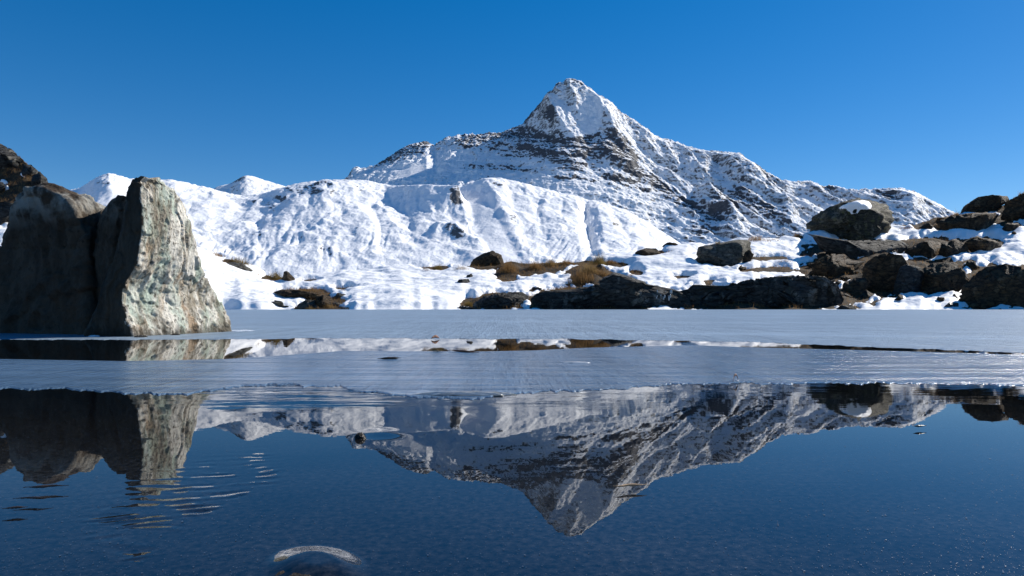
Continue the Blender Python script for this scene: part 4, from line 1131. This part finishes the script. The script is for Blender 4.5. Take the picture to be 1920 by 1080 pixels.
# ground cover of dry grass on every bare place of the bank
rr = np.random.default_rng(77)
vis = (thick < -0.02) & (bt > 0.01) & (bt < 1.02) & (BXp > -150) & (BXp < 2080)
ii = np.argwhere(vis)
gn = fbm(BX / 1.6, BD / 1.6, 2.9, 3)
wgt = np.clip(gn[ii[:, 0], ii[:, 1]] + 0.35 + 0.4 * leftm[ii[:, 0], ii[:, 1]], 0, 1)
pick = ii[rr.choice(len(ii), 30000, p=wgt / wgt.sum())]
P0 = np.stack([BX[pick[:, 0], pick[:, 1]], BD[pick[:, 0], pick[:, 1]], BZ[pick[:, 0], pick[:, 1]] - 0.02], 1) + np.stack([rr.normal(0, .05, 30000), rr.normal(0, .05, 30000), np.zeros(30000)], 1)
V, F = blades(P0, rr.uniform(0.10, 0.36, 30000), np.full(30000, 0.018), 1.3, rr)
o = mk('dry_grass', V, F, GR['rust'], False)
o['kind'] = 'stuff'

# ------------------------------------------------------------------ small things on the lake
def flat_pt(px, py, z=0.0):
    d = (CAM_H - z) * FPX / (py - HY)
    return np.array([(px - CX) / FPX * d, d, z])


def twig(px0, py0, px1, py1, rad_px, mat, name, label, cat, seed, arch=0.0, group='bits floating on the lake'):
    rr = np.random.default_rng(seed)
    a, b = flat_pt(px0, py0, 0.003), flat_pt(px1, py1, 0.003)
    n, m = 14, 6
    u = np.linspace(0, 1, n)
    C = a + (b - a) * u[:, None]
    L = np.linalg.norm(b - a)
    C[:, 1] += smooth1(rr.normal(0, 1, n), 2) * L * 0.05
    C[:, 2] += np.sin(u * np.pi) * arch * L
    r0 = rad_px / FPX * (a[1] + b[1]) / 2
    r = r0 * np.clip(np.sin(np.clip(u, .03, .97) * np.pi), 0.25, 1) * rr.uniform(0.8, 1.2, n)
    th = np.linspace(0, 2 * np.pi, m, endpoint=False)
    V = np.stack([C[:, None, 0] + 0 * th, C[:, None, 1] + r[:, None] * 1.6 * np.cos(th), C[:, None, 2] + r[:, None] * np.sin(th)], 2).reshape(-1, 3)
    i = np.arange(n * m).reshape(n, m)
    F = np.stack([i[:-1].ravel(), np.roll(i, -1, 1)[:-1].ravel(), np.roll(i, -1, 1)[1:].ravel(), i[1:].ravel()], 1)
    c = (a + b) / 2
    o = mk(name, V - c, F, mat); o.location = c
    return tag(o, label, cat, group)


def plain(name, col, rough=0.6, spec=0.4, n=0.5):
    t = NT(name)
    nn = t.noise(t.coord(), 60.0, 5, 0.6)
    return t.pbr(t.mix(nn, tuple(c * (1 - n) for c in col), tuple(c * (1 + n) for c in col)), rough, t.bump(nn, 0.002, 0.6), spec)


TW, LF, ST = plain('dark_wet_twig', (0.035, 0.025, 0.018), 0.4), plain('red_brown_leaf', (0.16, 0.06, 0.03)), plain('straw_stem', (0.30, 0.20, 0.11))
twig(708, 672, 752, 671, 2.6, TW, 'floating_twig', 'dark twig frozen in the ice in front of the snow reflection', 'twig', 1)
twig(808, 635, 824, 634, 3.0, LF, 'floating_leaf', 'small red-brown leaf at the edge of the frosted ice', 'leaf', 2, 0.15)
twig(806, 657, 832, 658, 1.6, ST, 'floating_straw', 'straw-coloured stem lying on the ice, left of the longer stem', 'stem', 3)
twig(842, 656, 898, 661, 2.2, LF, 'floating_straw', 'long brown stem lying on the ice near the dark rock reflection', 'stem', 4)
twig(1374, 714, 1384, 711, 2.2, LF, 'floating_leaf', 'tiny brown leaf on the near edge of the thin ice', 'leaf', 5, 0.3)
twig(1150, 912, 1212, 908, 2.4, ST, 'floating_straw', 'pale stem floating beside the peak in the reflection', 'stem', 6)
twig(1712, 799, 1736, 798, 2.0, TW, 'floating_twig', 'little dark twig floating in the sky reflection at right', 'twig', 7)
twig(48, 912, 126, 911, 2.4, TW, 'floating_twig', 'longest dark twig floating below the broad stone reflection', 'twig', 8)
twig(26, 934, 96, 932, 1.8, TW, 'floating_twig', 'thin dark twig floating second below the stone reflection', 'twig', 9)
twig(6, 953, 52, 950, 2.2, TW, 'floating_twig', 'short dark twig floating lowest at the left edge', 'twig', 10)

MAT_CLEARICE = plain('clear_grey_ice', (0.09, 0.10, 0.10), 0.12, 0.6)


def lump(px0, px1, py, hpx, mat, name, label, cat, seed, flat=0.6, group=None, sub=4):
    c = flat_pt((px0 + px1) / 2, py)
    s = c[1] / FPX
    U, F = ico(sub)
    V = U * ((px1 - px0) / 2 * s, (px1 - px0) / 2 * s * flat, hpx * s)
    k = 6.0 / ((px1 - px0) * s)
    V = V * (1 + 0.35 * ridged(V[:, 0] * k + seed, V[:, 1] * k, V[:, 2] * k, 3))[:, None]
    o = mk(name, V, F, mat); o.location = c
    return tag(o, label, cat, group)


lump(784, 946, 740, 4.5, MAT_CLEARICE, 'ice_shard', 'dark translucent ridge of ice at the edge of the thin ice', 'ice', 1, 0.35, 'loose ice on the lake')
lump(1052, 1104, 681, 2.6, plain('frosty_ice', (0.30, 0.33, 0.36), 0.2, 0.7, 0.4), 'ice_shard', 'small pale frosty lump of ice on the thin ice', 'ice', 2, 0.5, 'loose ice on the lake')
lump(667, 684, 822, 9, MAT_R['wet'], 'pebble', 'round wet pebble breaking the surface in the sky reflection', 'pebble', 3, 0.9, None)
# stones and frozen splash at the foot of the pale standing stone
lump(254, 274, 633, 4, MAT_R['wet'], 'pebble', 'wet pebble frozen in at the front foot of the pale standing stone', 'pebble', 11, 0.9, None)
lump(322, 336, 629, 3, MAT_R['wet'], 'pebble', 'small wet pebble under the middle of the pale stone face', 'pebble', 12, 0.9, None)
lump(402, 424, 618, 3, MAT_R['grey'], 'pebble', 'grey pebble at the right foot of the pale standing stone', 'pebble', 13, 0.9, None)
MAT_SPLASH = plain('white_splash_ice', (0.55, 0.60, 0.66), 0.15, 0.8, 0.2)
lump(168, 186, 632, 3.5, MAT_SPLASH, 'ice_shard', 'white frozen splash at the foot of the shaded stones', 'ice', 14, 0.6, 'loose ice on the lake')
lump(428, 470, 621, 1.6, MAT_SPLASH, 'ice_shard', 'thin frosty ice collar right of the pale standing stone', 'ice', 15, 1.6, 'loose ice on the lake')
# stone just under the surface in front
c = flat_pt(600, 1085, -0.004)
U, F = ico(5)
V = U * (0.021, 0.020, 0.010)
V = V * (1 + 0.16 * ridged(V[:, 0] * 60, V[:, 1] * 60, V[:, 2] * 60, 4))[:, None]
tb2 = NT('brown_submerged_stone')
nn = tb2.noise(tb2.coord(), 90.0, 8, 0.7)
o = mk('submerged_stone', V, F, tb2.pbr(tb2.ramp(nn, [(0.3, (0.012, 0.008, 0.005)), (0.7, (0.075, 0.048, 0.022))]), 0.6, tb2.bump(nn, 0.003, 1.0), 0.3))
o.location = (c[0], c[1] - 0.004, -0.0084)
tag(o, 'brown stone just under the surface at the bottom edge, rimmed by bright water', 'stone')

# frost crystals held in the clear skin of ice: thousands of specks
rr = np.random.default_rng(5)
n = 14000
spy = 577 + 130 + 400 * rr.uniform(0, 1, n) ** 0.8; spx = rr.uniform(-60, 1980, n)
d = CAM_H * FPX / (spy - HY)
dens = fbm((spx - CX) / FPX * d * 8, d * 8, 4.0, 2) + rr.uniform(-0.5, 0.5, n)
sel = dens > -0.1
spx, spy, d = spx[sel], spy[sel], d[sel]; n = len(d)
C0 = np.stack([(spx - CX) / FPX * d, d, np.full(n, 0.0003)], 1)
r = 0.00020 * rr.lognormal(0, 0.45, n)
T = np.array([[1, 0, 0], [-0.5, 0.87, 0], [-0.5, -0.87, 0], [0, 0, 1.0]])
rot = rr.uniform(0, 2 * np.pi, n); cr, sr = np.cos(rot), np.sin(rot)
Vx = T[:, 0][None] * cr[:, None] - T[:, 1][None] * sr[:, None]; Vy = T[:, 0][None] * sr[:, None] + T[:, 1][None] * cr[:, None]
V = np.stack([Vx, Vy, np.broadcast_to(T[:, 2] * 0.12, Vx.shape)], 2) * r[:, None, None] + C0[:, None, :]
b = (np.arange(n) * 4)[:, None]
F = np.concatenate([b + [0, 1, 3], b + [1, 2, 3], b + [2, 0, 3]], 0)
o = mk('frost', V.reshape(-1, 3), F, plain('frost_crystals', (0.07, 0.10, 0.15), 0.5, 0.3, 0.5), False)
o['kind'] = 'stuff'

# wet ice glazing the humped rock
rr = np.random.default_rng(31)
HR = ROCKS['humped dark rock at the waterline with a grass tuft behind its top']
bm = bmesh.new()
hn = len(HR.data.vertices)
hc = np.empty(hn * 3, np.float32); HR.data.vertices.foreach_get('co', hc); hc = hc.reshape(-1, 3) + np.array(HR.location)
hpx, hpy = hc[:, 0] / hc[:, 1] * FPX + CX, HY - (hc[:, 2] - CAM_H) / hc[:, 1] * FPX
for k in range(34):
    u, v = rr.uniform(-1, 1), rr.uniform(0, 1)
    qx, qy = 1240 + u * (8 + 14 * (1 - v)), 545 + 34 * v
    near_ = np.hypot(hpx - qx, hpy - qy) < 4
    if not near_.any(): continue
    x, y, z = pt(qx, qy, hc[near_, 1].min() + 0.02)
    r0 = rr.uniform(0.02, 0.06)
    mtx = __import__('mathutils').Matrix.Translation((x, y, z)) @ __import__('mathutils').Matrix.Diagonal((r0, r0, r0 * rr.uniform(1.5, 3.2), 1))
    bmesh.ops.create_icosphere(bm, subdivisions=2, radius=1.0, matrix=mtx)
me = bpy.data.meshes.new('ice_glaze'); bm.to_mesh(me); bm.free()
me.materials.append(plain('glazed_ice', (0.35, 0.37, 0.38), 0.08, 0.8, 0.3))
for p in me.polygons: p.use_smooth = True
o = bpy.data.objects.new('ice_glaze', me); COL.objects.link(o)
tag(o, 'glittering drips of ice glazing the front of the humped waterline rock', 'ice')
